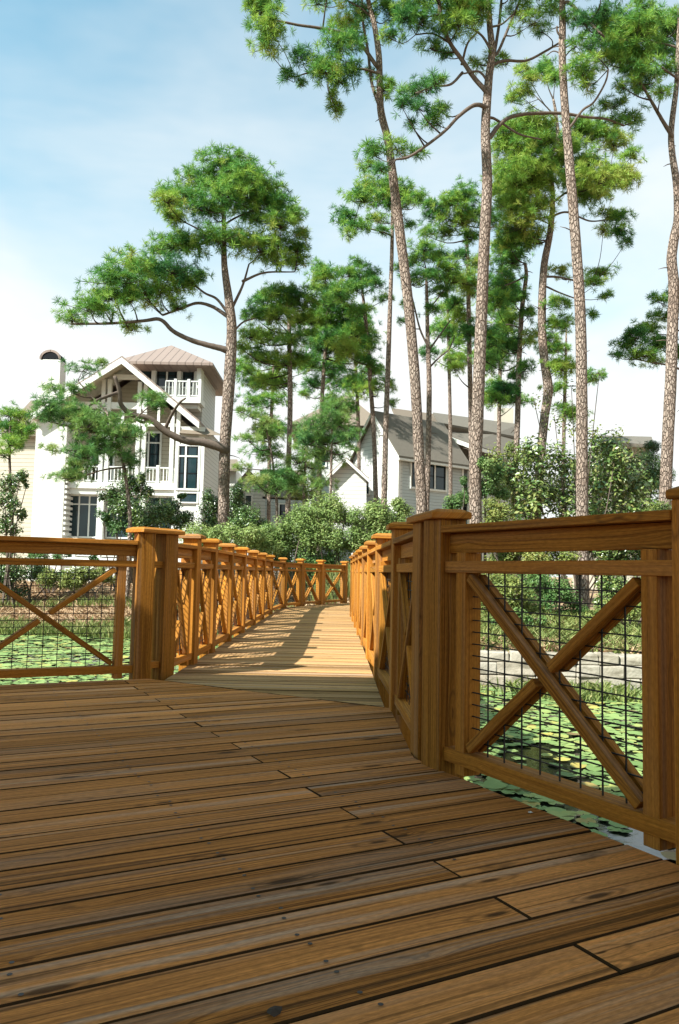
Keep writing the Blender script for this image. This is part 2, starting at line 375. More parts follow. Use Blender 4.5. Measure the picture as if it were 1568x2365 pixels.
me=mesh_np('ground',np.stack([gx.ravel(),gy.ravel(),gzv.ravel()],1),np.stack([ii,ii+1,ii+nx+1,ii+nx],1).ravel(),4,None,True)
me.materials.append(M['ground']); tag(link('ground',me),'brown straw and grass covered banks round the pond','ground',None,'structure')
mb=MB(); mb.poly([(-42,-24,-1),(42,-24,-1),(42,26,-1),(-42,26,-1)]); 
tag(mk('water',mb,M['water']),'dark still pond water between the lily pads','water',None,'structure')
# ------------------------------------------------------------------ decks
def clip(poly, a, n):
    """keep the part of a 2-D polygon with (p-a).n >= 0"""
    out=[]
    for i in range(len(poly)):
        p,q=poly[i],poly[(i+1)%len(poly)]; dp=(p-a).dot(n); dq=(q-a).dot(n)
        if dp>=0: out.append(p)
        if (dp>=0)!=(dq>=0): out.append(p+(q-p)*(dp/(dp-dq)))
    return out
PD=V((.884,.467)).normalized(); QD=V((PD.y,-PD.x)); ND=-QD      # plank direction, fence direction (to the viewer), away
def board(mb, poly, along, z=0, th=.036):
    """one deck board: a polygon slab with slightly eased long edges and grain along it"""
    if len(poly)<3: return
    ar=abs(sum(poly[i].x*poly[(i+1)%len(poly)].y-poly[(i+1)%len(poly)].x*poly[i].y for i in range(len(poly))))/2
    if ar<.002: return
    z+=random.uniform(-.0018,.0018); tint=random.random(); ou=random.random()*60; ov=random.random()*60
    ac=V((-along.y,along.x)); n=len(poly); c=sum(poly,V((0,0)))/n
    inn=[p+(c-p).normalized()*0 for p in poly]
    e=.003
    def shrink(p):
        s=(p-c).dot(ac); l=(p-c).dot(along)
        return c+along*(l-math.copysign(min(e,abs(l)),l))+ac*(s-math.copysign(min(e,abs(s)),s))
    inn=[shrink(p) for p in poly]
    uvf=lambda p:(ou+p.dot(along),ov+p.dot(ac))
    vs=[V((p.x,p.y,z)) for p in inn]+[V((p.x,p.y,z-.0045)) for p in poly]+[V((p.x,p.y,z-th)) for p in poly]
    fs=[tuple(range(n))]; uvs=[[uvf(p) for p in inn]]
    for k in range(2):
        for i in range(n):
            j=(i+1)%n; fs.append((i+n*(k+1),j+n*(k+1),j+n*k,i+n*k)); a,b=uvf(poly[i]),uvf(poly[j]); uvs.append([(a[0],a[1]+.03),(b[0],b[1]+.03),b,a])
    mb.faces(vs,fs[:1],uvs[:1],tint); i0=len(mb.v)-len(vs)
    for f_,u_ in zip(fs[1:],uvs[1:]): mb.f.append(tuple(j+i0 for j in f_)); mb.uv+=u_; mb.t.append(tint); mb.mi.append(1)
A=V((-1.44,6.02)); B=V((.34,4.92)); Cc=V((.40,3.50))
FA=V((.47,3.48)); FL=V((-1.50,6.05))        # corner posts: right and left
edgeR=FA-PD*.05; edgeL=FL-ND*.05
poly=[A, B, V((.36,3.62)), edgeR+QD*.02, edgeR+QD*7.0, edgeR+QD*7.0-PD*7.6, edgeL-PD*7.6]
if sum(poly[i].x*poly[(i+1)%len(poly)].y-poly[(i+1)%len(poly)].x*poly[i].y for i in range(len(poly)))<0: poly=poly[::-1]
mb=MB(); pitch=.1415; gap=.011; joint=V((-.88,4.56)); js=joint.dot(PD)
tmin=min(p.dot(ND) for p in poly); tmax=max(p.dot(ND) for p in poly); k=0; t=tmin
while t<tmax:
    o=ND*t; g0=random.uniform(.0015,.0055); strip=clip(clip(poly,o+ND*random.uniform(.0015,.005),ND),ND*(t+pitch-g0),-ND)
    if len(strip)>=3:
        cuts=[js+random.uniform(-.004,.004)] if k%2==0 else [js+1.83,js-1.83]
        cuts=sorted(cuts+([js-3.66] if k%2==0 else [js-5.5]))
        rest=strip
        for c_ in cuts:
            left=clip(rest,PD*(c_-.0025),-PD); rest=clip(rest,PD*(c_+.0025),PD)
            if len(left)>=3: board(mb,left,PD)
            if len(rest)<3: break
        if len(rest)>=3: board(mb,rest,PD)
    t+=pitch; k+=1
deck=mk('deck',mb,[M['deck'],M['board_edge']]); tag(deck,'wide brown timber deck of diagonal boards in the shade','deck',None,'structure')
mb=MB()
c2=lambda p,z:(p.x,p.y,z)
for a,b in ((edgeR-PD*.03+QD*.1,edgeR-PD*.03+QD*7),(edgeL-ND*.03-PD*.1,edgeL-ND*.03-PD*7.5)): mb.beam(c2(a,-.16),c2(b,-.16),(0,0,1),.22,.045)
for s in np.arange(.55,7,.61): mb.beam(c2(edgeR-PD*s+ND*2.4 if False else edgeR-PD*s+QD*.6,-.16),c2(edgeR-PD*s+QD*6.9,-.16),(0,0,1),.22,.045)
mk('joist',mb,M['joist'],deck)
# screw heads in two rows along every joist
mb=MB()
for s in np.arange(-4.2,4,.61):
    t=tmin+pitch/2
    while t<tmax:
        for o in (-.045,.045):
            p_=PD*(s+js)+ND*(t+o)+PD*random.uniform(-.012,.012)+ND*random.uniform(-.004,.004)
            if p_.y>1.0 and len(clip(clip(poly,p_,PD),p_,-PD))>0 and all(((poly[(i+1)%len(poly)]-poly[i]).x*(p_-poly[i]).y-(poly[(i+1)%len(poly)]-poly[i]).y*(p_-poly[i]).x)>.03 for i in range(len(poly))):
                mb.poly([(p_.x+.006*math.cos(a),p_.y+.006*math.sin(a),.0022) for a in np.linspace(0,2*math.pi,9)[:-1]])
        t+=pitch
tag(mk('screw',mb,M['screw'],deck),kind='stuff')
# footbridge edge lines (left, right)
LE=[(-1.29,3.6),(-1.29,14),(-1.30,16.5),(-1.27,17.9),(-1.08,18.8),(-.60,19.9),(.02,21.3),(.75,22.9)]
RE=[(.31,3.6),(.28,14),(.27,15.6),(.40,16.6),(.72,17.5),(1.15,18.5),(1.75,19.9),(2.5,21.6)]
def along(pl,n):
    p=[V(q) for q in pl]; L=[0]
    for i in range(1,len(p)): L.append(L[-1]+(p[i]-p[i-1]).length)
    out=[]
    for k in range(n+1):
        s=L[-1]*k/n; i=min(max(int(np.searchsorted(L,s))-1,0),len(p)-2); out.append(p[i]+(p[i+1]-p[i])*((s-L[i])/(L[i+1]-L[i])))
    return out
mb=MB(); y=3.6
seamN=V((.51,.86)).normalized()
def bridge_board(a,b,c,d):
    pl=clip([a,b,c,d],A+seamN*.005 if False else V((B.x,B.y))+seamN*.006, V((-(A-B).y,(A-B).x)).normalized()*(1 if V((-(A-B).y,(A-B).x)).y>0 else -1))
    if len(pl)>=3: board(mb,pl,(b-a).normalized())
while y<14:
    xl=-1.29; xr_=.31-.03*(y-3.6)/10.4; bridge_board(V((xl,y+.003)),V((xr_,y+.003)),V((xr_,y+.1385)),V((xl,y+.1385))); y+=.1405
l2=along([(-1.29,y)]+LE[2:],64); r2=along([(.28,y)]+RE[2:],64)
for i in range(64):
    g_=.022; board(mb,[l2[i].lerp(l2[i+1],g_),r2[i].lerp(r2[i+1],g_),r2[i+1].lerp(r2[i],g_),l2[i+1].lerp(l2[i],g_)],(r2[i]-l2[i]).normalized())
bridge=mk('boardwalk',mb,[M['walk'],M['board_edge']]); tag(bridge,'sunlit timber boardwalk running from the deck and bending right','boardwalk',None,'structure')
mb=MB()
for off in (-1.22,-.5,.2): mb.beam((off,4.9,-.16),(off,15.6,-.16),(0,0,1),.22,.05)
for i in range(0,63,3):
    for f in (.06,.5,.94): mb.beam(c2(l2[i].lerp(r2[i],f),-.16),c2(l2[min(i+3,64)].lerp(r2[min(i+3,64)],f),-.16),(0,0,1),.22,.05)
mk('joist',mb,M['joist'],bridge)
# ------------------------------------------------------------------ railings
def cap_mesh(mb, c, ax, ay, lx, ly, z):
    ax=V((ax.x,ax.y,0)); ay=V((ay.x,ay.y,0)); c=V((c.x,c.y,z)); vs=[]
    for h,i in ((0,.004),(.004,0),(.026,0),(.031,.005),(.044,.035)):
        for q,r in ((-1,-1),(1,-1),(1,1),(-1,1)): vs.append(c+ax*(q*(lx/2-i))+ay*(r*(ly/2-i))+V((0,0,h)))
    ou=random.random()*40
    fs=[(3,2,1,0),(16,17,18,19)]+[(4*k+i,4*k+(i+1)%4,4*k+4+(i+1)%4,4*k+4+i) for k in range(4) for i in range(4)]
    uvs=[[(ou+(vs[j]-c).dot(ax),ou+(vs[j]-c).dot(ay)+vs[j].z) for j in f] for f in fs]
    mb.faces(vs,fs,uvs,random.random())
def shaft(mb,p,ax,z0,z1,s=.135): mb.beam((p.x,p.y,z0),(p.x,p.y,z1),(ax.x,ax.y,0),s,s)
H=1.105
def post(p,ax,label,group,zb=-1.6,name='railing_post',zo=0,H=H,cw=.2):
    ay=V((-ax.y,ax.x)); r=thing(name,label,'post',(p.x,p.y,zo),group)
    mb=MB(); shaft(mb,p,ax,zb,zo+H); mk('shaft',mb,M['rail'],r,.005)
    mb=MB(); cap_mesh(mb,p,ax,ay,cw,cw,zo+H); mk('cap',mb,M['rail'],r)
    return r
def corner(pa,pb,axa,label,group,H=H,cw=.2):
    r=thing('corner_post',label,'post',(pa.x,pa.y,0),group); L=(pb-pa).normalized(); S=V((-L.y,L.x))
    for p,ax in ((pa,axa),(pb,L)):
        mb=MB(); shaft(mb,p,ax,-1.6,H); mk('shaft',mb,M['rail'],r,.005)
    mid=(pa+pb)/2
    for zz in (.09,.865):
        mb=MB(); mb.beam((*(mid-L*.07),zz),(*(mid+L*.07),zz),(S.x,S.y,0),.075,.05); mk('spacer',mb,M['rail'],r,.003)
    mb=MB(); cap_mesh(mb,mid,L,S,(pb-pa).length+.21,cw,H); mk('cap',mb,M['rail'],r)
    return r
def panel(pa,pb,label,group,zo=0,wire=True,res=1,inset=.0675):
    L=(pb-pa).normalized(); S=V((-L.y,L.x)); S3=V((S.x,S.y,0)); a=pa+L*inset; b=pb-L*inset
    r=thing('railing',label,'railing',(*((a+b)/2),zo),group); up=(0,0,1)
    q=lambda p,z,o=0:(p.x+S.x*o,p.y+S.y*o,z+zo)
    bv=.003
    def part(name,*bs):
        mb=MB()
        for bb in bs: mb.beam(*bb)
        return mk(name,mb,M['rail'],r,bv)
    part('handrail',(q(a,1.026),q(b,1.026),up,.032,.145))
    part('top_rail',(q(a,.966),q(b,.966),up,.084,.042))
    part('mid_rail',(q(a,.864),q(b,.864),up,.05,.094))
    part('bottom_rail',(q(a,.072),q(b,.072),up,.056,.094))
    s0=a+L*.105; s1=b-L*.105; sw=.062
    for s in (s0,s1): part('stile',(q(s,.004),q(s,.924),S3,.084,sw))
    i0=s0+L*(sw/2); i1=s1-L*(sw/2); zl,zh=.10,.839
    # crossed braces on both faces of the wire
    d=V((*(i1-i0),zh-zl)).normalized()
    for o in (-.026,.026):
        part('brace',(q(i0+L*.018,zh-.018,o),q(i1-L*.018,zl+.018,o),S3,.036,.038))
        m=(i0+i1)/2; zm=(zl+zh)/2; f=.5-.031/((i1-i0).length)*1.15
        part('brace',(q(i0+L*.018,zl+.018,o),q(i0.lerp(m,f*2),zl+(zm-zl)*f*2,o),S3,.035,.038),(q(i1-L*.018,zh-.018,o),q(i1.lerp(m,f*2),zh+(zm-zh)*f*2,o),S3,.035,.038))
    if wire:
        mb=MB(); n=int(round((i1-i0).length/.1016)); th=.0048
        for k in range(1,n):
            p=i0.lerp(i1,k/n); mb.beam(q(p,zl-.02),q(p,zh+.02),S3,th,th)
        for k in range(1,15):
            z_=zl+(zh-zl)*k/15+random.uniform(-.002,.002); mb.beam(q(i0,z_),q(i1,z_+random.uniform(-.003,.003)),S3,th,th)
        mk('wire_mesh',mb,M['wire'],r)
    return r
ORD=['first','second','third','fourth','fifth','sixth','seventh','eighth','ninth','tenth','eleventh','twelfth']
G1='posts along the left side of the boardwalk'; G2='posts along the right side of the boardwalk'
P1='panels along the left side of the boardwalk'; P2='panels along the right side of the boardwalk'
ax0=V((1,0))
# left of the deck
FLb=V((-1.375,6.24)); FAb=V((.432,3.705))
corner(FL,FLb,-PD,'twin post under one cap at the left corner of deck and boardwalk','corner posts of the deck')
corner(FA,FAb,QD,'twin post under one cap at the right corner, shaded and nearest the camera','corner posts of the deck',1.073,.18)
L1=FL-PD*1.42; R1=V((1.10,2.345))
post(L1,PD,'deck post beyond the left end of the left fence panel','deck posts')
post(R1,QD,'deck post cut by the right edge of the picture','deck posts',H=1.073,cw=.155)
panel(L1,FL,'left fence panel of the deck with crossed braces, pond and bank behind','fence panels of the deck')
panel(FA,R1,'big crossed-brace fence panel of the deck at right, with stone wall seen through its wire','fence panels of the deck')
for k in range(1,4):
    panel(R1+QD*(1.3*(k-1)),R1+QD*(1.3*k),f'fence panel along the right deck edge, {ORD[k-1]} beyond the picture edge','fence panels of the deck',wire=k<2)
    post(R1+QD*(1.3*k),QD,f'deck post along the right deck edge, {ORD[k]} from the picture edge','deck posts')
lp=[(442,7.02),(485,7.98),(525,9.28),(557,10.6),(583.5,12.1),(604,13.6),(623,15.35),(653,17.9),(694,19.1),(741,20.25),(796,21.7)]
LP=[]
for x,Y in lp: q_=W(x,1321,Y); LP.append(V((q_.x,Y)))
prev=FLb
for i,p in enumerate(LP):
    d_=(p-prev).normalized(); ax=V((-d_.y,d_.x))
    nm=ORD[i]
    post(p,ax,f'{nm} post of the left boardwalk railing, counted from the deck',G1)
    panel(prev,p,f'{nm} crossed-brace panel of the left boardwalk railing, counted from the deck',P1,inset=.0675)
    prev=p
RP=[V((.40,4.87)),V((.365,6.27)),V((.352,7.72)),V((.342,9.15)),V((.33,10.6)),V((.32,12.05)),V((.31,13.5)),V((.30,15.0)),V((.42,16.3)),V((.85,17.6)),V((1.42,18.9)),V((2.0,20.3))]
prev=FAb
for i,p in enumerate(RP):
    d_=(p-prev).normalized(); ax=V((-d_.y,d_.x))
    nm=ORD[i]
    post(p,ax,f'{nm} post of the right boardwalk railing, counted from the deck'+(', still in shade' if i==0 else ''),G2)
    panel(prev,p,f'{nm} crossed-brace panel of the right boardwalk railing, counted from the deck'+(', in shade' if i==0 else ''),P2)
    prev=p
# another railing across the pond, seen in the slit at the right edge
fa=V((7.22,17.0)); fb=V((8.4,16.6)); fc=V((9.6,16.2))
mb=MB(); 
for k in range(20):
    u=V((1.15,-.4)).normalized(); s=V((.4,1.15)).normalized(); o=fa-u*.4+u*(.145*k)
    board(mb,[o,o+u*.138,o+u*.138+s*1.5,o+s*1.5],s)
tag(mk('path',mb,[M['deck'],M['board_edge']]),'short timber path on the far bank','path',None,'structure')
for p,n_ in ((fa,'left'),(fb,'middle'),(fc,'right')): post(p,ax0,f'sunlit {n_} post of the far railing across the pond','posts across the pond',-.6)
panel(fa,fb,'sunlit crossed-brace panel across the pond, left one of two','panels across the pond',wire=False)
panel(fb,fc,'sunlit crossed-brace panel across the pond, right one of two','panels across the pond',wire=False)
# ------------------------------------------------------------------ assumed pavilion, unseen behind the camera, shaped to throw the shade on the deck
pv=thing('pavilion','assumed open timber pavilion, unseen behind the camera, its roof shading the deck','pavilion',(-3.2,-3,0))
HP=4.0; ye=6.26-.655*HP
def roofslab(pts,th=.12,mat='shingle',parent=pv,name='roof'):
    mb=MB(); mb.prism([V(p) for p in pts],(0,0,th)); mk(name,mb,M[mat],parent)
x0,x1=-9.5,1.5; y0=ye-5.6; ym=(y0+ye)/2
roofslab([(x0,y0,HP),(x1,y0,HP),(x1,ym,HP+1.5),(x0,ym,HP+1.5)]); roofslab([(x0,ym+.003,HP+1.5),(x1,ym+.003,HP+1.5),(x1,ye,HP),(-1.75-.873*HP+.35,ye,HP),(-4.2-.873*HP,ye-1.3,HP+1.3*1.5/2.8),(x0,ye-1.3,HP+1.3*1.5/2.8)])
for px in (-9.0,-3.6,1.2):
    for py,zt in ((y0+.5,HP-.06),(ye-2.2,HP+.86)):
        mb=MB(); mb.beam((px,py,-1.5),(px,py,zt),(1,0,0),.2,.2); mk('post',mb,M['rail'],pv,.006)
for py,zz in ((y0+.5,HP+.08),(ye-2.2,HP+1.0)):
    mb=MB(); mb.beam((x0+.2,py,zz),(x1-.2,py,zz),(0,0,1),.28,.14); mk('beam',mb,M['rail'],pv,.006)
for a_,b_ in (((x0+.3,y0+.3),(x1-.3,y0+.3)),((x0+.3,y0+.45),(x0+.3,ye-2.0))):
    mb=MB(); mb.beam((*a_,.8),(*b_,.8),(0,0,1),1.6,.06); mk('wall',mb,M['joist'],pv)  # low dark walls added to hold back skylight from behind
# two bits of litter on the boards
def litter(x,y,col,label,s,seed):
    rr=random.Random(seed); Y_=EYE*F/(y-1333); c=W(x,y,Y_); c.z=.004; mb=MB(); n=9
    pts=[(c.x+math.cos(a)*s*rr.uniform(.35,1),c.y+math.sin(a)*s*rr.uniform(.35,1),c.z+rr.uniform(0,.006)) for a in [2*math.pi*k/n for k in range(n)]]
    top=(c.x,c.y,c.z+.007)
    for k in range(n): mb.poly([pts[k],pts[(k+1)%n],top])
    tag(mk('fallen_leaf',mb,col,None),label,'leaf')
litter(1225,1866,M['white'],'tiny white fallen petal on the boards near the right fence panel',.011,2)
litter(633,2308,M['twig'],'small dark crumpled leaf on the boards near the bottom edge',.02,5)
# ------------------------------------------------------------------ foliage generators
def unit(a): return a/np.maximum(np.linalg.norm(a,axis=-1,keepdims=True),1e-9)
def needle_template(n,r):
    """one brush of long needles round +Z: n slim triangles"""
    d=[]
    while len(d)<n:
        v=unit(r.normal(size=3)); 
        if v[2]>-.35: d.append(v)
    d=np.array(d); ln=r.uniform(.7,1.0,n)[:,None]; side=unit(np.cross(d,r.normal(size=(n,3))))
    base=d*.04+np.array([0,0,1])*r.uniform(-.12,.1,n)[:,None]; wd=.024
    tip=base+d*ln; mid=base+d*ln*.55+np.array([0,0,.03])
    tip[:,2]-=.10*ln[:,0]**2*(1-np.clip(d[:,2],0,1))
    return np.stack([base-side*wd*.7,base+side*wd*.7,mid+side*wd,tip,mid-side*wd],1).reshape(-1,3)   # n*5 verts
TR=np.random.default_rng(5); NT_N=34
TPL=np.stack([needle_template(NT_N,TR) for _ in range(7)])
def basis(ax,r):
    ax=unit(ax); a=unit(np.cross(ax,unit(r.normal(size=ax.shape)))); b=np.cross(ax,a); return np.stack([a,b,ax],-1)  # columns
def needles(pos,axis,size,tint,r):
    n=len(pos); B_=basis(axis,r); T=TPL[r.integers(0,len(TPL),n)]*size[:,None,None]
    v=np.einsum('nij,nkj->nki',B_,T)+pos[:,None,:]
    tt=np.repeat(np.clip(tint[:,None]+r.normal(0,.07,(n,NT_N)),0,1).ravel(),1)
    return v.reshape(-1,3),tt
def pine_crown(name,root,tufts,mat):
    vs,tt=tufts; k=len(vs)//5
    o=ORG[root.name]; vs=vs-np.array(o)
    me=mesh_np(name,vs,np.arange(k*5,dtype=np.int32),5,tt); me.materials.append(mat)
    return link(name,me,root)
def pine(label,Y,trunk,radii,clusters,branches=(),mat='needle',group='pine trees round the pond',dens=1.0,size=.27,seed=0,tm=.42,spread=1.0,flat=.75,zbase=None,thick=1.0,droop=0):
    """trunk: survey points from the foot up at depth Y; radii in sheet units; clusters (x,y,rx,ry)"""
    r=np.random.default_rng(seed+100); s=Y/F
    tp=[W(x,y,Y) for x,y in trunk]; foot=tp[0]
    zb=gz(foot.x,foot.y)-.1 if zbase is None else zbase
    dirn=(tp[0]-tp[min(2,len(tp)-1)]); 
    if foot.z>zb+.05:
        f2=V((foot.x,foot.y,zb)); tp=[f2]+tp; radii=[radii[0]*1.12]+list(radii)
    root=thing('pine_tree',label,'pine tree',(tp[0].x,tp[0].y,zb),group)
    n=max(18,len(tp)*4); pts=spline(tp,n); 
    rad=[.93*float(np.interp(k/(n-1),np.linspace(0,1,len(radii)),radii))*s for k in range(n)]
    mb=MB(); mb.tube(pts,rad,14 if rad[0]>.1 else 8,wob=.05); 
    skel=[np.array(p) for p in pts[n//4:]]; skr=list(rad[n//4:]); 
    mk('trunk',mb,M['bark'],root,0,True)
    for bp,r0,r1,dy in branches:
        ty=[t_[1] for t_ in trunk][::-1]; tx=[t_[0] for t_ in trunk][::-1]; x0_=float(np.interp(bp[0][1]+8,ty,tx))
        if abs(x0_-bp[0][0])<34: bp=[(x0_,bp[0][1]+8)]+list(bp)
        bp=[W(x,y,Y+dy*(k/(len(bp)-1))**1.0) for k,(x,y) in enumerate(bp)]
        bpts=spline(bp,len(bp)*5); m=len(bpts); br=[(r0+(r1-r0)*(k/(m-1))**.7)*s for k in range(m)]
        mb=MB(); mb.tube(bpts,br,8,wob=.1); mk('branch',mb,M['limb'],root,0,True)
        skel+=[np.array(p) for p in bpts[2:]]; skr+=br[2:]
    for _ in range(7 if rad[0]>.14 else 3):
        j=int(r.integers(n//4,n-3)); a=pts[j]; an=r.uniform(0,6.28); d_=V((math.cos(an),math.sin(an),r.uniform(-.3,.5))); ln=rad[j]+r.uniform(.08,.4)
        tw0=MB(); tw0.tube([a,a+d_*ln*.6,a+d_*ln+V((0,0,-.04))],[.022,.016,.006],5); mk('stub',tw0,M['limb'],root,0,True)
    S=np.array(skel); P_=[];A_=[];Z_=[];T_=[]
    tw=MB()
    for cx,cy,rx,ry in clusters:
        c0=np.array(W(cx,cy,Y)); 
        d=np.linalg.norm((S-c0)[:,[0,2]],axis=1); j0=int(np.argmin(d))
        c=c0.copy(); off=S[j0][1]-Y+r.normal(0,.45+.25*min(d[j0],2))*spread
        c=np.array(W(cx,cy,Y+off))
        R=np.array([rx*s,max(rx,ry)*s*.9,ry*s])
        area=math.pi*R[0]*R[2]
        k=max(4,int(area*112*dens+4))
        v=np.clip(r.normal(0,.56,(k,3)),-1.5,1.5)
        v[:,2]=np.abs(v[:,2])*np.where(r.uniform(size=k)<.66,1,-1)
        pos=c+v*R*np.array([1.0,1.0,.9])
        ax=unit(v*.8+np.array([0,0,.75-droop])+r.normal(0,.25,(k,3)))
        P_.append(pos);A_.append(ax);Z_.append(size*r.uniform(.75,1.15,k)*(.8+.2*min(1,R[2]/.35))); T_.append(np.clip(r.normal(tm+.03,.14,k)+r.normal(0,.15),0,1))
        # limb from the skeleton to the cluster and a few twigs in it
        cost=np.linalg.norm(S-c,axis=1)+1.1*np.maximum(0,S[:,2]-c[2]+.15); j=int(np.argmin(cost)); a=V(S[j]); cc=V(c)-V((0,0,R[2]*.35)); ln=(cc-a).length
        if ln>.12:
            mid=a.lerp(cc,.5)+V((r.normal(0,.06),r.normal(0,.06),-.10*ln+r.normal(0,.06))); 
            q=spline([a,mid,cc],7); r0=min(skr[j]*.7,.016+.013*ln)*thick; tw.tube(q,[r0+(.009-r0)*(i/6) for i in range(7)],5,cap=False)
        for i in r.choice(k,min(k,max(3,k//3)),replace=False):
            e=V(pos[i]); m_=cc.lerp(e,.5)+V((0,0,-.04)); tw.tube([cc,m_,e],[.010*thick,.008*thick,.005],4,cap=False)
    if tw.v: mk('crown',tw,M['twig'],root,0,True)
    pos=np.concatenate(P_);ax=np.concatenate(A_);sz=np.concatenate(Z_);ti=np.concatenate(T_)
    pine_crown('foliage',root,needles(pos,ax,sz,ti,r),M[mat]); return root
def leaf_mesh(name,root,pos,nrm,size,tint,mat,r,aspect=.5):
    n=len(pos); B_=basis(nrm,r)
    T=np.array([[-1,0,0],[-.1,-aspect,.12],[1,0,-.1],[-.1,aspect,.12]])*.5
    v=np.einsum('nij,kj->nki',B_,T)*size[:,None,None]+pos[:,None,:]
    o=np.array(ORG[root.name]) if root is not None else np.zeros(3)
    i=np.arange(n)[:,None]*4; f=np.concatenate([i,i+1,i+2,i,i+2,i+3],1).ravel()
    me=mesh_np(name,v.reshape(-1,3)-o,f,3,np.repeat(tint,2)); me.materials.append(M[mat]); return link(name,me,root)
def shrub(label,cat,Y,lobes,mat,leaf=.06,dens=1.0,group='shrubs on the banks',seed=0,tm=.45,name='shrub',aspect=.5,stems=5,zfoot=None,depth=.8,yj=.5,crown='foliage',sub=True):
    r=np.random.default_rng(seed+500); s=Y/F
    cs=[np.array(W(x,y,Y+r.uniform(-yj,yj))) for x,y,_,_ in lobes]; low=min(range(len(cs)),key=lambda i:cs[i][2])
    cen=np.mean(cs,axis=0); zb=gz(cen[0],cen[1]) if zfoot is None else zfoot
    root=thing(name,label,cat,(cen[0],cen[1],zb),group)
    P_=[];N_=[];S_=[];T_=[]; mb=MB()
    for c,(x,y,rx,ry) in zip(cs,lobes):
        R=np.array([rx*s,max(rx,ry)*s*depth,ry*s]); area=math.pi*R[0]*R[2]
        nsub=max(4,int(area/.055)) if sub else 1
        sv=unit(r.normal(size=(nsub,3)))*(r.uniform(.2,1,nsub)**.5)[:,None]; sc_=c+sv*R*.78
        k=int(area*dens*10/(leaf*leaf*aspect)); 
        pick=r.integers(0,nsub,k); srad=r.uniform(.38,.68,nsub)[pick]*np.sqrt(R[0]*R[2])*(1.0 if sub else 2.4)
        v=unit(r.normal(size=(k,3))); rr=r.uniform(0,1,k)**.45
        pos=sc_[pick]+v*(srad*rr)[:,None]
        st=np.clip(r.normal(tm,.10,nsub),0,1)[pick]
        P_.append(pos);N_.append(unit(v*.7+np.array([-.1,-.15,.7])+r.normal(0,.45,(k,3))));S_.append(leaf*r.uniform(.7,1.3,k));T_.append(np.clip(st+r.normal(0,.14,k),0,1))
        if stems:
            a=V((cen[0]+r.normal(0,.15),cen[1]+r.normal(0,.15),zb-.05)); e=V(c)
            q=spline([a,a.lerp(e,.5)+V((r.normal(0,.12),r.normal(0,.12),.1)),e],7); mb.tube(q,[.03*(1-.1*i) for i in range(7)],5,cap=False)
            for i in r.choice(nsub,min(nsub,stems),replace=False):
                b=V(sc_[i]); mb.tube([e,e.lerp(b,.5)+V((r.normal(0,.05),0,.03)),b],[.014,.010,.006],4,cap=False)
    if mb.v: mk('crown' if name!='shrub' else 'stem',mb,M['limb'],root,0,True)
    leaf_mesh(crown,root,np.concatenate(P_),np.concatenate(N_),np.concatenate(S_),np.concatenate(T_),mat,r,aspect); return root
# ------------------------------------------------------------------ the pines
pine('broad flat-topped pine with a long low limb reaching over the white house at left',27,
 [(516,1215),(517,1150),(520,1020),(530,870),(535,760),(528,690),(518,610),(517,520),(515,430),(517,385)],[15,14,14,15,13,11,8,6,4,2],
 [(520,388,60,30),(470,420,50,30),(580,425,55,35),(420,452,50,24),(610,455,40,30),(540,450,65,34),(480,480,55,28),(405,500,28,22),(640,475,28,26),(590,500,48,24),(680,497,30,24),(650,520,38,20),(690,545,24,18),(640,560,33,16),(683,577,28,20),(385,462,30,18),(560,400,40,24),
  (400,565,45,22),(450,562,45,22),(505,550,45,20),(555,560,48,24),(600,575,45,20),(640,600,40,18),(690,605,24,18),(365,580,25,16),
  (310,612,42,22),(270,645,46,28),(350,630,50,24),(400,625,45,22),(425,652,38,22),(370,668,45,24),(320,672,40,24),(300,690,30,18),(250,685,40,22),(210,712,42,20),(170,737,30,14),(240,712,30,14),(305,760,24,12),(410,708,28,12),(345,700,20,10),(460,640,22,14)],
 branches=[([(515,1035),(470,1022),(430,1018),(385,998),(345,967),(305,957),(280,935),(276,905),(265,868)],13,4,-1.6),
  ([(345,967),(330,975),(312,968)],5,3,-1.2),([(380,993),(398,955),(415,930),(428,920)],5,2,-1.4),([(278,905),(240,918),(215,930),(195,952)],5,2,-2.0),
  ([(512,805),(480,797),(440,785),(400,765),(370,738),(330,741),(250,747),(165,748)],9,2.5,-.8),([(524,730),(490,708),(455,700),(420,712),(375,728)],6,2.5,.6),
  ([(524,720),(500,690),(470,675),(430,640)],5,2,.5),([(532,720),(560,660),(575,610)],6,2,.4),([(560,650),(610,630),(680,628)],4,1.5,.9),([(537,770),(560,745),(590,735)],4,1.5,.6),
  ([(517,560),(480,540),(430,515)],4,1.5,-.6),([(517,520),(550,500),(600,480)],4,1.5,.5)],seed=1,tm=.44,thick=1.2)
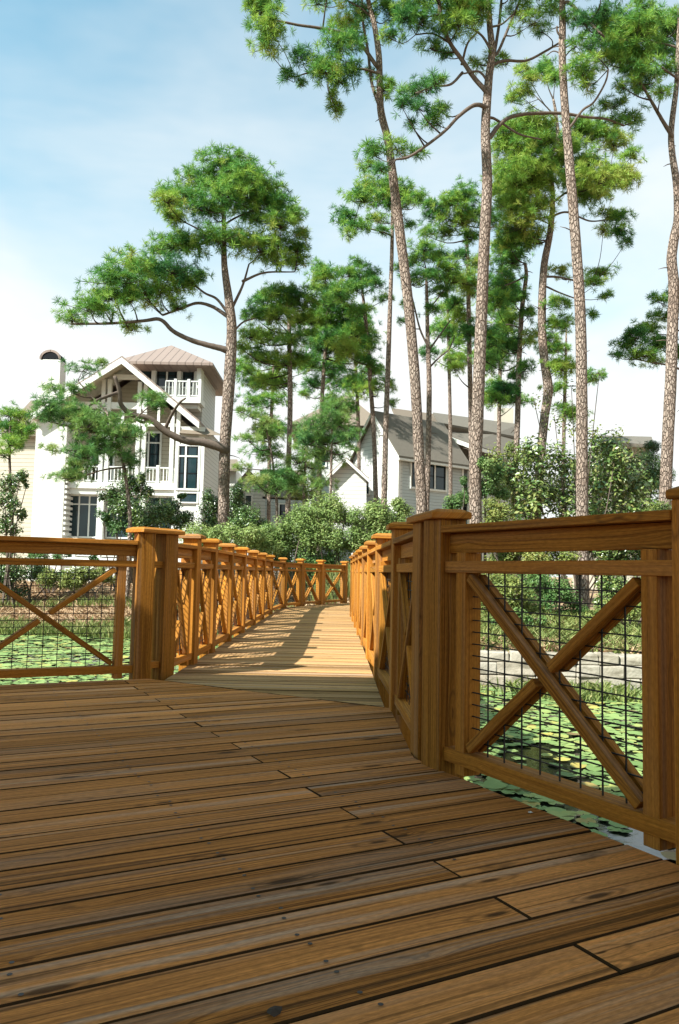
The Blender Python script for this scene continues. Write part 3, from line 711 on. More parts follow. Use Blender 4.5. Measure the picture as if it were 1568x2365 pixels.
# tufts on the low limb belong to the same tree; they are built with it as a second crown on the limb
pine('slender pine with an arching leaning trunk, second crown from the left at the top edge',24,
 [(974,1180),(970,1100),(965,1000),(958,870),(945,720),(930,590),(915,470),(905,390),(895,320),(880,260),(877,200),(875,130),(865,60),(850,0),(835,-70)],[14,13,13,13,13,12.5,12,11,10,9.5,8.5,8,7,6,4],
 [(603,25,36,32),(625,62,34,28),(614,100,28,22),(732,6,30,14),(798,52,28,22),(787,105,40,26),(816,90,25,22),(698,132,28,18),(665,178,18,13),(698,196,14,9),(754,162,44,22),(783,182,30,17),(812,164,25,17),(776,250,14,20),(770,215,9,14),(835,33,28,26),(886,204,20,22),(905,28,30,24),(600,0,30,20),(740,150,20,16),(860,170,14,10),
  (830,-40,60,30),(760,-50,50,24),(900,-50,50,26)],
 branches=[([(868,150),(840,110),(820,90),(800,78),(740,65),(690,58),(650,50),(615,45)],6,2.5,-1.0),([(872,170),(840,160),(800,158),(760,150),(720,165),(680,178)],4,1.5,-.7),
  ([(876,245),(858,190),(850,120),(838,50),(836,0)],5,3,.5),([(862,45),(835,20),(800,0)],4,2,.3),([(760,168),(758,200),(768,235)],2,1,-.6)],seed=2,tm=.42)
pine('tall pine forking high up with boughs both ways, middle of the three big trunks',23,
 [(1098,1205),(1097,1100),(1101,1000),(1106,870),(1113,700),(1119,550),(1125,420),(1121,300),(1128,190),(1136,120),(1131,60),(1128,-10),(1125,-80)],[16,15.5,15.5,15,14.5,14,13,12,10.5,9,8,6,4],
 [(945,22,40,24),(967,48,35,18),(1037,15,50,26),(1092,20,45,30),(1026,72,30,15),(993,108,30,12),(1030,130,12,11),(1107,145,22,12),(938,40,35,20),(897,81,25,14),
  (945,215,35,13),(982,204,30,14),(1008,189,20,14),(927,241,24,12),(967,248,22,13),(1000,278,28,16),(1019,256,22,14),(949,285,14,10),
  (864,352,28,22),(849,380,20,12),(882,392,16,10),(919,342,24,16),(967,353,22,10),(1075,30,40,30),(1060,55,40,16),
  (1201,24,35,13),(1228,52,33,14),(1252,70,16,9),(1272,22,22,18),(1157,143,22,13),(1410,244,34,15),(1460,278,24,22),(1420,282,25,11),(1100,-40,60,30),(1000,-50,60,26),(1190,-40,50,26)],
 branches=[([(1120,247),(1095,243),(1060,268),(1030,300),(990,332),(945,362),(915,368)],6.5,2.5,-.8),([(1126,215),(1095,180),(1068,140),(1040,100),(1020,50),(1012,-10)],7,4,-.5),
  ([(1066,150),(1080,100),(1105,72)],3.5,2,-.4),([(1068,168),(1040,195),(1000,200),(960,215)],4,1.5,-.7),([(1124,185),(1105,165),(1070,170)],4,2,-.3),([(1135,120),(1115,85),(1090,65)],5,2,-.3),([(1040,100),(1000,78),(960,80)],3,1.5,-.6),
  ([(1138,150),(1165,140),(1215,140),(1260,118),(1290,100)],5,2.5,.7),([(1140,130),(1152,60),(1158,0)],5,3,.4),([(1150,120),(1180,50),(1205,-10)],4.5,2.5,.5),([(1160,55),(1190,30),(1230,20)],3,1.5,.6),
  ([(1133,315),(1152,290),(1180,270),(1230,262),(1300,262),(1350,270),(1400,275),(1440,290)],7,2.5,.9),([(1135,272),(1160,285),(1200,310),(1250,322)],4.5,2,.6)],seed=3,tm=.40)
pine('tall straight bare pine, its foot seen through the right fence panel',22.5,
 [(1346,1412),(1345,1300),(1344,1150),(1344,1000),(1343,850),(1339,700),(1329,550),(1317,400),(1307,280),(1299,150),(1299,50),(1298,-20),(1296,-90)],[17,15.5,15,14.5,14,13.5,13,12,10.5,9.5,9,7,5],
 [(1326,37,24,15),(1353,54,22,15),(1393,34,28,18),(1330,104,18,11),(1360,110,18,9),(1342,166,28,36),(1363,189,15,18),(1380,60,26,18),(1290,-50,70,34),(1390,-30,40,24),(1220,-50,40,20)],
 branches=[([(1312,5),(1340,30),(1370,60),(1395,85)],5,2.5,-.5),([(1318,292),(1345,255),(1372,235),(1398,190),(1405,160)],4,2,-.4),([(1303,95),(1288,75),(1286,60)],3.5,2,-.2),([(1306,110),(1340,92),(1365,88)],2.5,1.2,.3),([(1303,130),(1280,118),(1262,128)],2.5,1.2,.3)],seed=4,tm=.36)
pine('crooked pine with kinked trunk under the biggest green crown',28,
 [(1240,1215),(1243,1130),(1250,1040),(1258,960),(1266,900),(1258,840),(1252,770),(1252,690),(1257,610),(1270,540),(1277,460),(1272,400),(1274,360),(1288,320),(1284,265),(1278,230)],[11,10.5,11,11,12,11,10.5,10,9,8,6,5.5,5,4.5,4,3],
 [(1208,162,18,12),(1225,182,24,15),(1201,216,30,13),(1184,233,18,9),(1258,162,22,22),(1282,182,18,20),
  (1174,304,35,22),(1208,297,40,26),(1241,293,40,26),(1167,337,30,20),(1214,344,50,24),(1255,324,40,30),(1191,388,45,30),(1228,391,50,34),(1164,432,34,34),(1201,428,50,38),(1241,425,40,34),(1289,378,28,30),(1174,472,34,28),(1228,479,45,26),(1208,516,44,30),(1191,546,38,26),(1221,553,34,20),
  (1342,297,35,26),(1376,310,45,25),(1417,330,40,22),(1457,361,24,13),(1353,381,40,30),(1380,415,50,34),(1417,415,40,26),(1450,415,25,24),(1349,449,34,30),(1383,449,28,16),(1410,499,28,16),(1434,503,22,15),(1427,536,24,16),(1444,560,13,10),(1393,533,13,10),(1310,340,30,28),(1320,420,26,30),
  (1292,628,24,12),(1386,633,28,15),(1375,654,24,12),(1401,685,13,10),(1365,727,13,10),(1287,701,24,17),(1308,748,20,16),(1276,748,20,15),(1292,847,33,20)],
 branches=[([(1256,640),(1290,640),(1340,650),(1372,645)],4,1.5,.6),([(1256,660),(1290,675),(1330,690)],3.5,1.5,.3),([(1276,500),(1310,490),(1360,510),(1400,508)],4,1.5,.7),([(1272,420),(1240,410),(1210,420)],4,1.5,-.4),([(1288,320),(1310,312),(1325,300)],3,1.5,.4),([(1282,270),(1265,250),(1240,225)],2.5,1.2,-.3),([(1275,470),(1330,430),(1400,400)],4,1.5,.6),([(1266,870),(1290,850)],2.5,1.2,.3)],seed=5,tm=.52,dens=1.1)
pine('thin pine stem just left of the crooked trunk',29,
 [(1186,1215),(1190,1100),(1195,980),(1198,850),(1205,720),(1215,640),(1213,610)],[7.5,7,7,6.5,6,5,4],
 [(1177,560,28,22),(1183,602,28,18),(1157,654,34,24),(1146,696,30,26),(1167,748,28,26),(1146,790,30,24),(1177,800,24,20),(1125,831,24,18),(1167,904,28,24),(1146,925,28,16),(1224,779,15,16),(1209,852,18,16),(1219,727,16,16),(1120,770,20,20),(1190,690,22,18),(1185,870,18,14)],
 branches=[([(1213,640),(1190,650),(1165,660)],3,1.5,-.3),([(1203,760),(1180,750),(1160,750)],2.5,1.2,.4)],seed=6,tm=.36,dens=1.1)
pine('bent-topped pine at the right edge, wide crown across the top right corner',24,
 [(1535,1215),(1537,1130),(1543,1000),(1549,880),(1553,760),(1556,660),(1551,600),(1557,550),(1566,500),(1562,420),(1553,360),(1550,300),(1562,200),(1566,110),(1568,20)],[15,14.5,14.5,14,13.5,13,12.5,12,11,9,8,7.5,6.5,5,3],
 [(1427,61,48,34),(1410,91,44,20),(1471,78,48,38),(1538,74,44,38),(1494,61,35,26),(1427,128,40,24),(1464,135,40,30),(1396,140,25,15),(1477,168,30,26),(1481,200,20,15),(1440,200,18,9),(1511,175,24,12),(1538,162,20,12),(1528,209,24,10),(1481,10,26,12),(1600,70,40,36),(1590,140,40,24),(1520,120,30,22),(1450,100,36,26)],
 branches=[([(1549,310),(1525,270),(1505,235),(1485,200),(1460,160)],6,2.5,-.6),([(1562,180),(1520,150),(1480,120)],4,1.5,-.4),([(1565,110),(1500,95),(1440,95)],4,1.5,.5)],seed=7,tm=.42,dens=1.1)
pine('straight thin pine with a neat umbrella crown left of the leaning trunk',30,
 [(886,1195),(889,1080),(891,980),(896,850),(901,700),(905,580),(906,500),(905,455)],[7.5,7,6.8,6.3,5.5,4.8,4,2.5],
 [(854,438,40,22),(833,460,30,18),(797,503,25,22),(823,524,34,14),(932,446,30,20),(959,461,20,17),(870,508,25,12),(896,430,34,18),(880,534,20,9),(948,519,20,9),(880,455,40,20),(910,470,34,16),(805,540,14,9)],seed=8,tm=.40,branches=[([(905,545),(880,535),(840,525),(810,520)],3,1.2,-.3),([(906,510),(930,480),(950,465)],3,1.2,.3)])
pine('thin dark pine right beside the umbrella-crowned pine, low ragged crown',32,
 [(869,1195),(863,1000),(855,880),(848,780),(840,700),(833,640)],[6,5.5,5.5,5,4,2.5],
 [(828,612,20,12),(807,633,30,16),(844,639,34,17),(865,659,20,12),(786,680,25,20),(818,665,30,16),(818,769,30,22),(844,800,25,18),(797,810,30,22),(865,857,20,13),(875,889,14,12),(901,889,12,12),(901,930,10,9),(830,720,22,18),(885,690,18,10),(850,835,20,14)],seed=9,tm=.40)
pine('pine with a full rounded crown between the broad pine and the pair of thin trunks',30,
 [(664,1215),(667,1050),(670,940),(669,840),(667,740),(664,680)],[7,6.5,6.5,6,4.5,3],
 [(640,678,34,18),(610,700,30,22),(680,688,40,22),(720,700,20,16),(590,730,30,17),(640,730,35,22),(690,740,35,19),(575,775,25,17),(620,780,35,21),(670,790,30,18),(600,830,30,21),(650,840,35,21),(575,858,20,15),(690,830,25,17),(610,880,30,16),(650,890,28,15),(570,810,14,12),(660,710,40,18),(705,770,20,14),(555,800,12,10)],seed=10,tm=.50)
pine('dense dark pine crown in front of the hip roof, middle of the picture',33,
 [(737,1180),(738,1050),(742,950),(748,850),(755,750),(755,660)],[6,5.5,5,5,4,2.5],
 [(750,638,28,18),(738,665,24,14),(770,700,34,24),(720,740,30,22),(760,750,40,26),(800,760,30,21),(740,800,35,24),(790,810,35,21),(830,830,20,17),(720,840,25,18),(770,860,30,18),(720,888,24,15),(830,770,25,21),(702,910,12,9),(755,715,30,20),(760,780,40,20),(800,720,18,14),(740,620,18,12)],seed=11,tm=.38,dens=1.15)
pine('open V-branched pine behind the leaning trunk',31,
 [(985,1180),(990,1000),(991,880),(988,800),(986,700),(984,620)],[7,6.8,6.5,5.5,4.5,3],
 [(979,576,30,16),(959,602,25,18),(1005,597,34,18),(1037,618,30,18),(927,623,14,15),(1042,649,28,16),(1016,675,28,16),(995,717,18,12),(932,743,10,7),(974,638,28,15),(948,654,18,12),(940,700,12,10),(1010,640,24,14)],
 branches=[([(990,810),(1015,775),(1040,740)],3.5,1.5,.4),([(988,800),(970,760),(955,700),(945,660)],3.5,1.5,-.3),([(991,850),(1015,825),(1038,805),(1050,775)],3,1.2,.5),([(987,720),(1010,690),(1030,665)],3,1.2,.2)],seed=12,tm=.38,dens=.9)
pine('pine half hidden behind the tall forked trunk, its crown showing on both sides',34,
 [(1090,1200),(1088,1000),(1085,850),(1082,700),(1080,600),(1075,520)],[7,6.5,6,5.5,4.5,3],
 [(1073,456,34,24),(1042,467,28,18),(1011,493,28,23),(1063,508,38,22),(1094,493,24,17),(1084,550,24,17),(990,472,17,13),(985,540,24,12),(1136,508,28,20),(1073,649,34,20),(1089,675,28,17),(1063,738,28,20),(1084,769,24,20),(1052,852,18,14),(1030,540,24,14),(1060,590,22,14),(1100,610,20,14),(1050,700,20,14)],seed=13,tm=.42)
pine('young bushy pine in front of the middle house gable',24.5,
 [(762,1215),(764,1120),(766,1020),(768,950)],[4,3.5,3,2],
 [(770,943,28,20),(730,985,34,20),(780,975,34,22),(815,1000,14,10),(710,1020,28,18),(750,1020,40,20),(790,1015,28,17),(730,1050,28,14),(770,1055,28,13),(690,1008,14,12),(755,960,24,16),(815,1035,10,8)],mat='needle_light',seed=14,tm=.42,size=.23)
pine('pale young pine with thin airy foliage right of the broad trunk',25.5,
 [(640,1215),(636,1120),(625,1040),(612,980),(604,950)],[4,3.5,3,2.5,1.5],
 [(593,957,28,12),(608,979,28,15),(575,1015,24,12),(623,1008,28,16),(604,1045,34,16),(630,1056,24,13),(560,1078,20,10),(641,1100,34,20),(623,1122,34,16),(590,1111,28,12),(667,1115,24,13),(560,950,12,9)],mat='needle_light',seed=15,tm=.55,size=.22,dens=1.2)
pine('pale young pine standing close left of the hip roof',26.5,[(700,1215),(702,1130),(706,1060),(712,1010)],[4,3.5,3,1.5],[(706,1030,30,18),(690,1065,34,18),(725,1075,34,18),(700,1105,40,20),(735,1120,34,18),(670,1130,30,16),(712,1150,40,18),(712,1000,14,12)],mat='needle_light',seed=21,tm=.5,size=.22,dens=.8)
pine('small pine at the left edge in front of the cream wing',27,
 [(28,1220),(24,1120),(22,1040),(25,960)],[4,3.5,3,2],
 [(22,956,28,16),(48,963,20,16),(18,990,28,20),(48,1000,28,20),(70,993,13,11),(22,1023,24,16),(8,1048,18,13),(40,1030,16,12)],seed=16,tm=.45,size=.24)
pine('pine beyond the right edge whose low bough reaches in left of the bent trunk',31,
 [(1592,1215),(1588,1000),(1582,850),(1580,720),(1585,600)],[10,9,8.5,7,5],
 [(1468,776,28,18),(1446,798,24,18),(1498,762,28,18),(1490,817,28,15),(1523,798,34,20),(1523,732,24,12),(1527,696,24,15),(1556,677,14,17),(1428,824,12,9),(1512,835,24,10),(1564,817,20,20),(1468,824,18,11),(1600,700,40,30),(1620,650,40,30)],
 branches=[([(1583,860),(1550,845),(1510,838),(1470,830)],4,1.5,-.3)],seed=17,tm=.38)

rb=np.random.default_rng(404)
def rand_clusters(cx,y0,y1,w,n): return [(cx+float(rb.normal(0,w)),float(rb.uniform(y0,y1)),float(rb.uniform(20,34)),float(rb.uniform(14,22))) for _ in range(n)]
pine('hazy farther pine between the tall forked trunk and the crooked pine',40,[(1150,1215),(1152,1000),(1156,800),(1160,640),(1162,560)],[5.5,5,4.5,3.5,2],rand_clusters(1158,560,930,32,22),seed=31,tm=.45,dens=.7)
pine('farther pine filling in behind the V-branched pine',41,[(1040,1215),(1040,1000),(1036,800),(1032,640)],[5,4.6,4,2],rand_clusters(1034,620,850,26,12),seed=32,tm=.45,dens=.6)
pine('farther pine behind the low crowns left of the hip roof',42,[(620,1215),(622,1050),(628,930),(632,830)],[5,4.6,4,2],rand_clusters(630,820,1010,34,12),seed=33,tm=.5,dens=.7)
pine('farther pine behind the dark crown above the hip roof',43,[(830,1215),(828,1000),(822,850),(818,720)],[5,4.6,4,2],rand_clusters(818,700,960,30,14),seed=34,tm=.45,dens=.7)
pine('farther pine right of the crooked trunk, low crown above the magnolia',41,[(1300,1215),(1302,1000),(1306,860),(1308,760)],[5,4.6,4,2],rand_clusters(1306,740,960,22,9),seed=35,tm=.5,dens=.6)
# foliage of the long low limb (its own small pine, rooted left of the broad pine, fills the left of the limb)
pine('low spreading pine foliage hanging in front of the white house gable',25.2,
 [(300,1215),(296,1150),(286,1080),(270,1010),(245,950)],[5,4.5,4,3.5,2.5],
 [(190,852,32,15),(233,840,22,9),(130,905,28,17),(168,903,26,16),(112,938,28,22),(150,958,48,30),(200,980,54,32),(250,985,48,32),(290,1000,38,28),(250,1036,58,28),(200,1050,40,23),(172,1076,28,13),(120,1038,24,9),(352,922,28,18),(362,940,22,14),(300,1065,24,22),(150,1100,34,14),(186,1092,30,17),(110,965,28,18),(165,1110,22,10)],
 branches=[([(268,1005),(230,1000),(180,990),(120,975)],3.5,1.5,-.4),([(286,1080),(240,1085),(190,1100),(150,1108)],3,1.2,-.3),([(245,950),(210,915),(180,880)],3,1.5,.2),([(270,1010),(320,960),(350,935)],3,1.2,.3),([(260,1000),(200,1035),(130,1042)],3,1.2,-.5)],mat='needle_light',seed=18,tm=.42,dens=.85,size=.23)
# ------------------------------------------------------------------ shrubs
HG='hedge shrubs behind the boardwalk'
shrub('fine-leaved pale green hedge shrub right of centre behind the bend','shrub',24,[(755,1174,60,32),(800,1190,50,32),(740,1235,60,36),(790,1250,50,36)],'leaf_pale',.075,1.0,HG,1)
shrub('pale green hedge shrub left of the boardwalk bend under the pale young pine','shrub',24.3,[(704,1203,50,32),(650,1225,50,30),(700,1255,60,32),(640,1262,50,26)],'leaf_pale',.075,1.0,HG,2,.38)
shrub('tall pale green hedge shrub just above the right railing posts','shrub',24.6,[(869,1190,52,34),(851,1236,60,36),(924,1176,34,28),(900,1220,50,36),(910,1260,50,40)],'leaf_pale',.075,1.0,HG,3,.52)
shrub('olive feathery shrub at the foot of the broad pine','shrub',23.4,[(575,1238,50,26),(520,1235,45,24),(455,1240,50,28),(610,1255,50,26),(540,1262,60,22)],'leaf_pale',.07,1.0,HG,4,.5)
shrub('dark leafy shrub between the broad pine and the pale hedge','shrub',26,[(575,1195,38,28),(600,1215,34,24),(560,1215,30,26)],'leaf_dark',.085,1.0,HG,5,.42)
shrub('dark shrub close behind the broad pine trunk, left of it','shrub',29,[(545,1150,26,40),(488,1165,24,44),(545,1195,30,34),(485,1210,28,28)],'leaf_dark',.09,1.0,HG,6,.36)
shrub('green shrub low behind the last left railing posts','shrub',24.5,[(640,1300,60,30),(720,1300,60,34),(780,1310,40,40),(690,1340,70,34),(770,1360,50,30)],'leaf_mid',.075,.9,HG,7,.5)
HB='shrubs in front of the white house'
shrub('dark small-leaved tree with a thin stem in front of the balcony','small tree',28,[(300,1125,40,30),(258,1150,32,26),(335,1135,26,22),(290,1170,44,26),(330,1105,20,14)],'leaf_dark',.10,.85,HB,8,.42,'small_tree',crown='foliage')
shrub('dark green shrub under the balcony right of its thin-stemmed neighbour','shrub',27.5,[(345,1185,58,34),(395,1180,40,30),(425,1200,36,28),(320,1215,50,26),(420,1150,14,14)],'leaf_dark',.09,.95,HB,9,.48)
shrub('loose green shrub before the first-floor windows','shrub',27.8,[(270,1205,36,26),(240,1190,24,18),(285,1225,40,20)],'leaf_mid',.09,.7,HB,10,.35)
shrub('tall leafy bush at the left edge above the fence rail','shrub',25,[(20,1120,34,34),(45,1105,26,20),(12,1170,30,40),(40,1190,26,24),(15,1215,36,30),(62,1118,14,10)],'leaf_dark',.10,.6,HB,11,.5)
shrub('dark bush low on the left bank seen between the left fence rails','shrub',26,[(40,1318,60,24),(95,1320,50,22),(130,1330,40,18),(10,1330,40,26),(30,1360,40,18)],'leaf_dark',.08,1.0,HB,12,.38)
shrub('yellow-green bush low on the left bank behind the crossed brace','shrub',25.6,[(130,1335,46,20),(180,1325,46,22),(230,1322,40,18),(255,1335,24,16),(170,1345,50,14)],'leaf_olive',.08,.9,HB,13,.42)
shrub('small plants before the house base, above the middle rail','shrub',27.2,[(85,1275,26,14),(140,1272,30,14),(110,1285,50,12),(225,1292,20,12),(20,1270,22,20)],'leaf_mid',.08,.7,HB,14,.4)
HR='shrubs on the right bank'
shrub('dense dark evergreen bush hiding the foot of the beige house','shrub',29,[(1400,1060,60,40),(1340,1080,50,50),(1460,1070,50,40),(1300,1130,50,60),(1370,1150,60,60),(1440,1150,60,60),(1500,1140,40,60)],'leaf_dark',.13,.4,HR,41,.5)
shrub('mid-green bush between the grey house and the crooked trunk','shrub',28,[(1170,1110,46,46),(1210,1060,40,36),(1200,1160,50,50),(1140,1170,36,44),(1250,1110,44,50),(1150,1060,24,40),(1185,1040,24,30)],'leaf_olive',.11,.38,HR,42,.36)
shrub('big glossy dark magnolia bush filling the right behind the trunks','magnolia bush',26.8,[(1180,1095,50,48),(1230,1050,48,42),(1290,1065,54,48),(1290,1150,60,50),(1400,1105,66,56),(1390,1030,48,36),(1455,1120,58,48),(1480,1190,60,44),(1390,1195,66,50),(1300,1222,60,42),(1230,1130,50,46),(1220,1190,46,40),(1420,1060,40,30)],'leaf_dark',.17,.5,HR,15,.6,'magnolia_bush',stems=8)
shrub('airy upper sprays of the thin leafy tree beside the crooked trunk','small tree',27.6,[(1280,960,34,24),(1232,920,22,16),(1384,862,30,14),(1300,995,34,22),(1400,995,34,15),(1350,1005,40,22),(1440,1030,40,22),(1320,900,26,14)],'leaf_olive',.13,.10,HR,16,.35,'small_tree',stems=1,crown='foliage',sub=False)
shrub('yellowish bush just over the handrail of the right panel','shrub',22,[(1165,1295,56,30),(1235,1305,56,28),(1300,1290,50,26),(1140,1185,34,34),(1150,1235,44,34),(1200,1245,50,34),(1262,1255,44,28),(1120,1240,24,34),(1180,1270,50,26),(1245,1285,50,22)],'leaf_olive',.08,.9,HR,17,.5)
shrub('bright green feathery bush beside the tall forked trunk','shrub',23.2,[(1123,1065,22,34),(1140,1095,28,38),(1118,1120,24,36),(1150,1140,26,28)],'leaf_mid',.075,.9,HR,18,.6)
shrub('dark shrub behind the pale straight trunk, under the handrail','shrub',23,[(1400,1262,50,34),(1450,1255,50,34),(1425,1295,60,24),(1490,1270,40,34)],'leaf_dark',.10,.95,HR,19,.44)
shrub('dark feathery cedar beside the bent trunk at right','cedar',30,[(1505,1075,30,44),(1510,1030,18,26),(1490,1110,36,30),(1530,1110,34,30)],'leaf_dark',.06,1.0,HR,20,.3,'cedar')
shrub('green shrub at the foot of the bent trunk, right edge','shrub',22.5,[(1545,1180,40,34),(1515,1200,36,26),(1570,1200,36,40),(1552,1240,40,30)],'leaf_olive',.08,.8,HR,21,.35)
shrub('green shrub at the gap right of the grey house','shrub',30,[(1045,1165,26,22),(1068,1150,20,30),(1030,1180,24,14),(1075,1115,12,20)],'leaf_mid',.085,.9,HR,22,.45)
for k,(lobes,m_,tm) in enumerate([([(1150,1345,56,36),(1190,1365,54,36),(1135,1395,44,36),(1210,1400,50,30)],'leaf_olive',.45),([(1235,1345,56,34),(1290,1365,60,36),(1250,1400,56,30),(1320,1400,40,26)],'leaf_mid',.52),([(1400,1345,46,30),(1440,1360,44,28),(1395,1385,40,22)],'leaf_dark',.58),([(1180,1415,46,22),(1235,1430,44,18),(1145,1435,26,18)],'leaf_mid',.62),([(1430,1410,44,20),(1470,1400,36,24),(1380,1420,34,16),(1490,1360,30,40)],'leaf_olive',.40)]):
    shrub(['olive low bush on the right bank, left behind the wire panel','mid-green low bush in the middle of the bank behind the wire panel','dark low bush right of the pale trunk behind the wire panel','bright low leaves near the bank edge above the stone wall, left','olive low bush near the bank edge above the stone wall, right'][k],'shrub',[20,20.5,20.5,17.5,17.5][k],lobes,m_,.075,.8,HR,30+k,tm,zfoot=-.4)
# ------------------------------------------------------------------ grass, straw (uncountable)
def blades(name,xy,z,h,mat,label,tm=.5,wd=.012,lean=.35,seed=0):
    r=np.random.default_rng(seed+900); n=len(xy); hh=h*r.uniform(.5,1.2,n); a=r.uniform(0,2*math.pi,n); s=np.stack([np.cos(a),np.sin(a),0*a],1)*wd
    l=r.normal(0,lean,(n,2))*hh[:,None]; b=np.stack([xy[:,0],xy[:,1],z],1); m_=b+np.stack([l[:,0]*.35,l[:,1]*.35,hh*.6],1); t=b+np.stack([l[:,0],l[:,1],hh],1)
    v=np.stack([b-s,b+s,m_+s*.8,t,m_-s*.8],1).reshape(-1,3)
    me=mesh_np(name,v,np.arange(n*5,dtype=np.int32),5,np.clip(r.normal(tm,.2,n),0,1)); me.materials.append(M[mat]); return tag(link(name,me),label,name.replace('_',' '),None,'stuff')
r=np.random.default_rng(77)
def bankpts(n,x0,x1,d0,d1):
    x=r.uniform(x0,x1,n); d=d0+(d1-d0)*r.uniform(0,1,n)**1.2; y=np.interp(x,_sx,_sy)+d; return np.stack([x,y],1)
p=bankpts(24000,-14,.5,.6,9); k=(np.sin(p[:,0]*1.1+1)+np.sin(p[:,1]*1.7)+r.normal(0,.5,len(p)))>-1.3; p=p[k]; blades('straw',p,ground_np(p[:,0],p[:,1])-.02,.16,'straw','brown dry straw and pine needles on the left bank',.5,.02,1.2,1)
p=np.concatenate([bankpts(7000,-14,.3,-.5,1.2),bankpts(1200,-12,0,3.2,4.0)]); blades('grass',p,np.maximum(ground_np(p[:,0],p[:,1]),-1.03),.30,'grass','green and yellow grass along the left shore of the pond',.42,.016,.5,2)
p=bankpts(16000,1.6,13,.35,9); blades('undergrowth',p,ground_np(p[:,0],p[:,1])-.02,.22,'grass','low grassy undergrowth on the right bank above the stone wall',.38,.018,.8,3)
p=bankpts(2600,1.8,11,.35,1.5); blades('straw',p,ground_np(p[:,0],p[:,1]),.14,'straw','brown straw along the top of the stone wall',.45,.02,1.2,5)
p=bankpts(4200,1.7,9,-1.5,.0); k=r.uniform(size=len(p))<np.clip((np.sin(p[:,0]*2.1)+.7)*.8,.12,1); p=p[k]; blades('grass',p,np.full(len(p),-1.0),.17,'grass','sedge at the foot of the stone wall',.35,.014,.6,4)
p=np.stack([r.normal(.55,.5,1500),r.normal(23.6,.5,1500)],1); blades('reeds',p,ground_np(p[:,0],p[:,1])-.03,1.0,'grass','bright reeds at the far end of the boardwalk',.5,.02,.25,6)
# ------------------------------------------------------------------ stone retaining wall
wl=thing('stone_wall','low wall of pale limestone blocks along the right shore','wall',(5,13.1,-1))
mb=MB(); rr=random.Random(3)
pts=[V((1.55,13.45)),V((4,13.15)),V((12,12.9)),V((20,9.8))]
for ci,(z0,z1) in enumerate(((-1.45,-.83),(-.83,-.62),(-.62,-.44))):
    for a,b in zip(pts[:-1],pts[1:]):
        L=(b-a).length; d=(b-a)/L; nn=V((-d.y,d.x)); s=0.0
        while s<L-.05:
            ln=min(rr.uniform(.32,.85),L-s)
            if L-s-ln<.2: ln=L-s
            o=rr.uniform(-.035,.03); p0=a+d*(s+.006)+nn*o; p1=a+d*(s+ln-.006)+nn*o; t_=.38
            dz=rr.uniform(-.012,.012) if ci==2 else 0
            j=lambda: rr.uniform(-.012,.012)
            vs=[(p0.x+j(),p0.y+j(),z0+.005),(p1.x+j(),p1.y+j(),z0+.005),(p1.x+nn.x*t_,p1.y+nn.y*t_,z0+.005),(p0.x+nn.x*t_,p0.y+nn.y*t_,z0+.005),
                (p0.x+j(),p0.y+j(),z1-.005+dz+j()),(p1.x+j(),p1.y+j(),z1-.005+dz+j()),(p1.x+nn.x*t_,p1.y+nn.y*t_,z1+dz),(p0.x+nn.x*t_,p0.y+nn.y*t_,z1+dz)]
            mb.faces(vs,[(0,1,5,4),(1,2,6,5),(2,3,7,6),(3,0,4,7),(3,2,1,0),(4,5,6,7)],None,rr.random()); s+=ln
mk('masonry',mb,M['stone'],wl,.02)
# ------------------------------------------------------------------ lily pads
def pad_verts(rad,r,tilt=.05):
    n=13; a0=r.uniform(0,6.28); ang=a0+np.linspace(.18,2*math.pi-.18,n); rr=rad*(1+r.normal(0,.045,n))
    v=np.stack([np.cos(ang)*rr,np.sin(ang)*rr*r.uniform(.85,1),np.abs(r.normal(0,.10,n))*rad],1); c=np.array([[math.cos(a0)*rad*.12,math.sin(a0)*rad*.12,.002]])
    v=np.concatenate([c,v]); tx,ty=r.normal(0,tilt,2); v[:,2]+=v[:,0]*tx+v[:,1]*ty+abs(tx)*rad+abs(ty)*rad; return v
pr=np.random.default_rng(31)
cand=[]
grid={}
def free(x,y,rd):
    gx_,gy_=int(x//.3),int(y//.3)
    for i in (-1,0,1):
        for j in (-1,0,1):
            for (a,b,c_) in grid.get((gx_+i,gy_+j),()):
                if (a-x)**2+(b-y)**2<(.62*(c_+rd))**2: return False
    return True
def inshore(x,y): return y<shore(x)-.12
for t in range(110000):
    x=pr.uniform(-11,8.5); y=pr.uniform(2.2,21.5)
    if not inshore(x,y): continue
    if -1.5<x<.5 and y>3: continue
    lim=.43*y+1.6
    if abs(x)>lim: continue
    den=math.sin(x*1.9+y*.6)+math.sin(y*1.7-x*.8+1.3)+math.sin(x*.7-y*.9)
    if den>.85 and pr.uniform()<.9: continue
    rd=pr.uniform(.05,.12)*(1 if y<14 else 1.15)
    if free(x,y,rd): grid.setdefault((int(x//.3),int(y//.3)),[]).append((x,y,rd)); cand.append((x,y,rd))
def vis(c):
    q=P((c[0],c[1],-.99))
    if q is None: return 0
    x,y=q; s=c[2]*F/c[1]
    if 1085<x<1568 and y<1768+(x-1085)*.385 and y>1560: return s
    if -5<x<300 and y<1592 and y>1440: return s
    return 0
sc_=sorted(((vis(c),i) for i,c in enumerate(cand)),reverse=True)
top=[i for v_,i in sc_[:300] if v_>0]; ts=set(top)
PM=[]
for k in range(9):
    v=pad_verts(1.0,pr); f=[]
    for i in range(1,13): f+=[0,i,i+1]
    me=mesh_np('lily_pad',v,np.array(f),3,np.full(12,pr.uniform()),True); me.materials.append(M['pad']); PM.append(me)
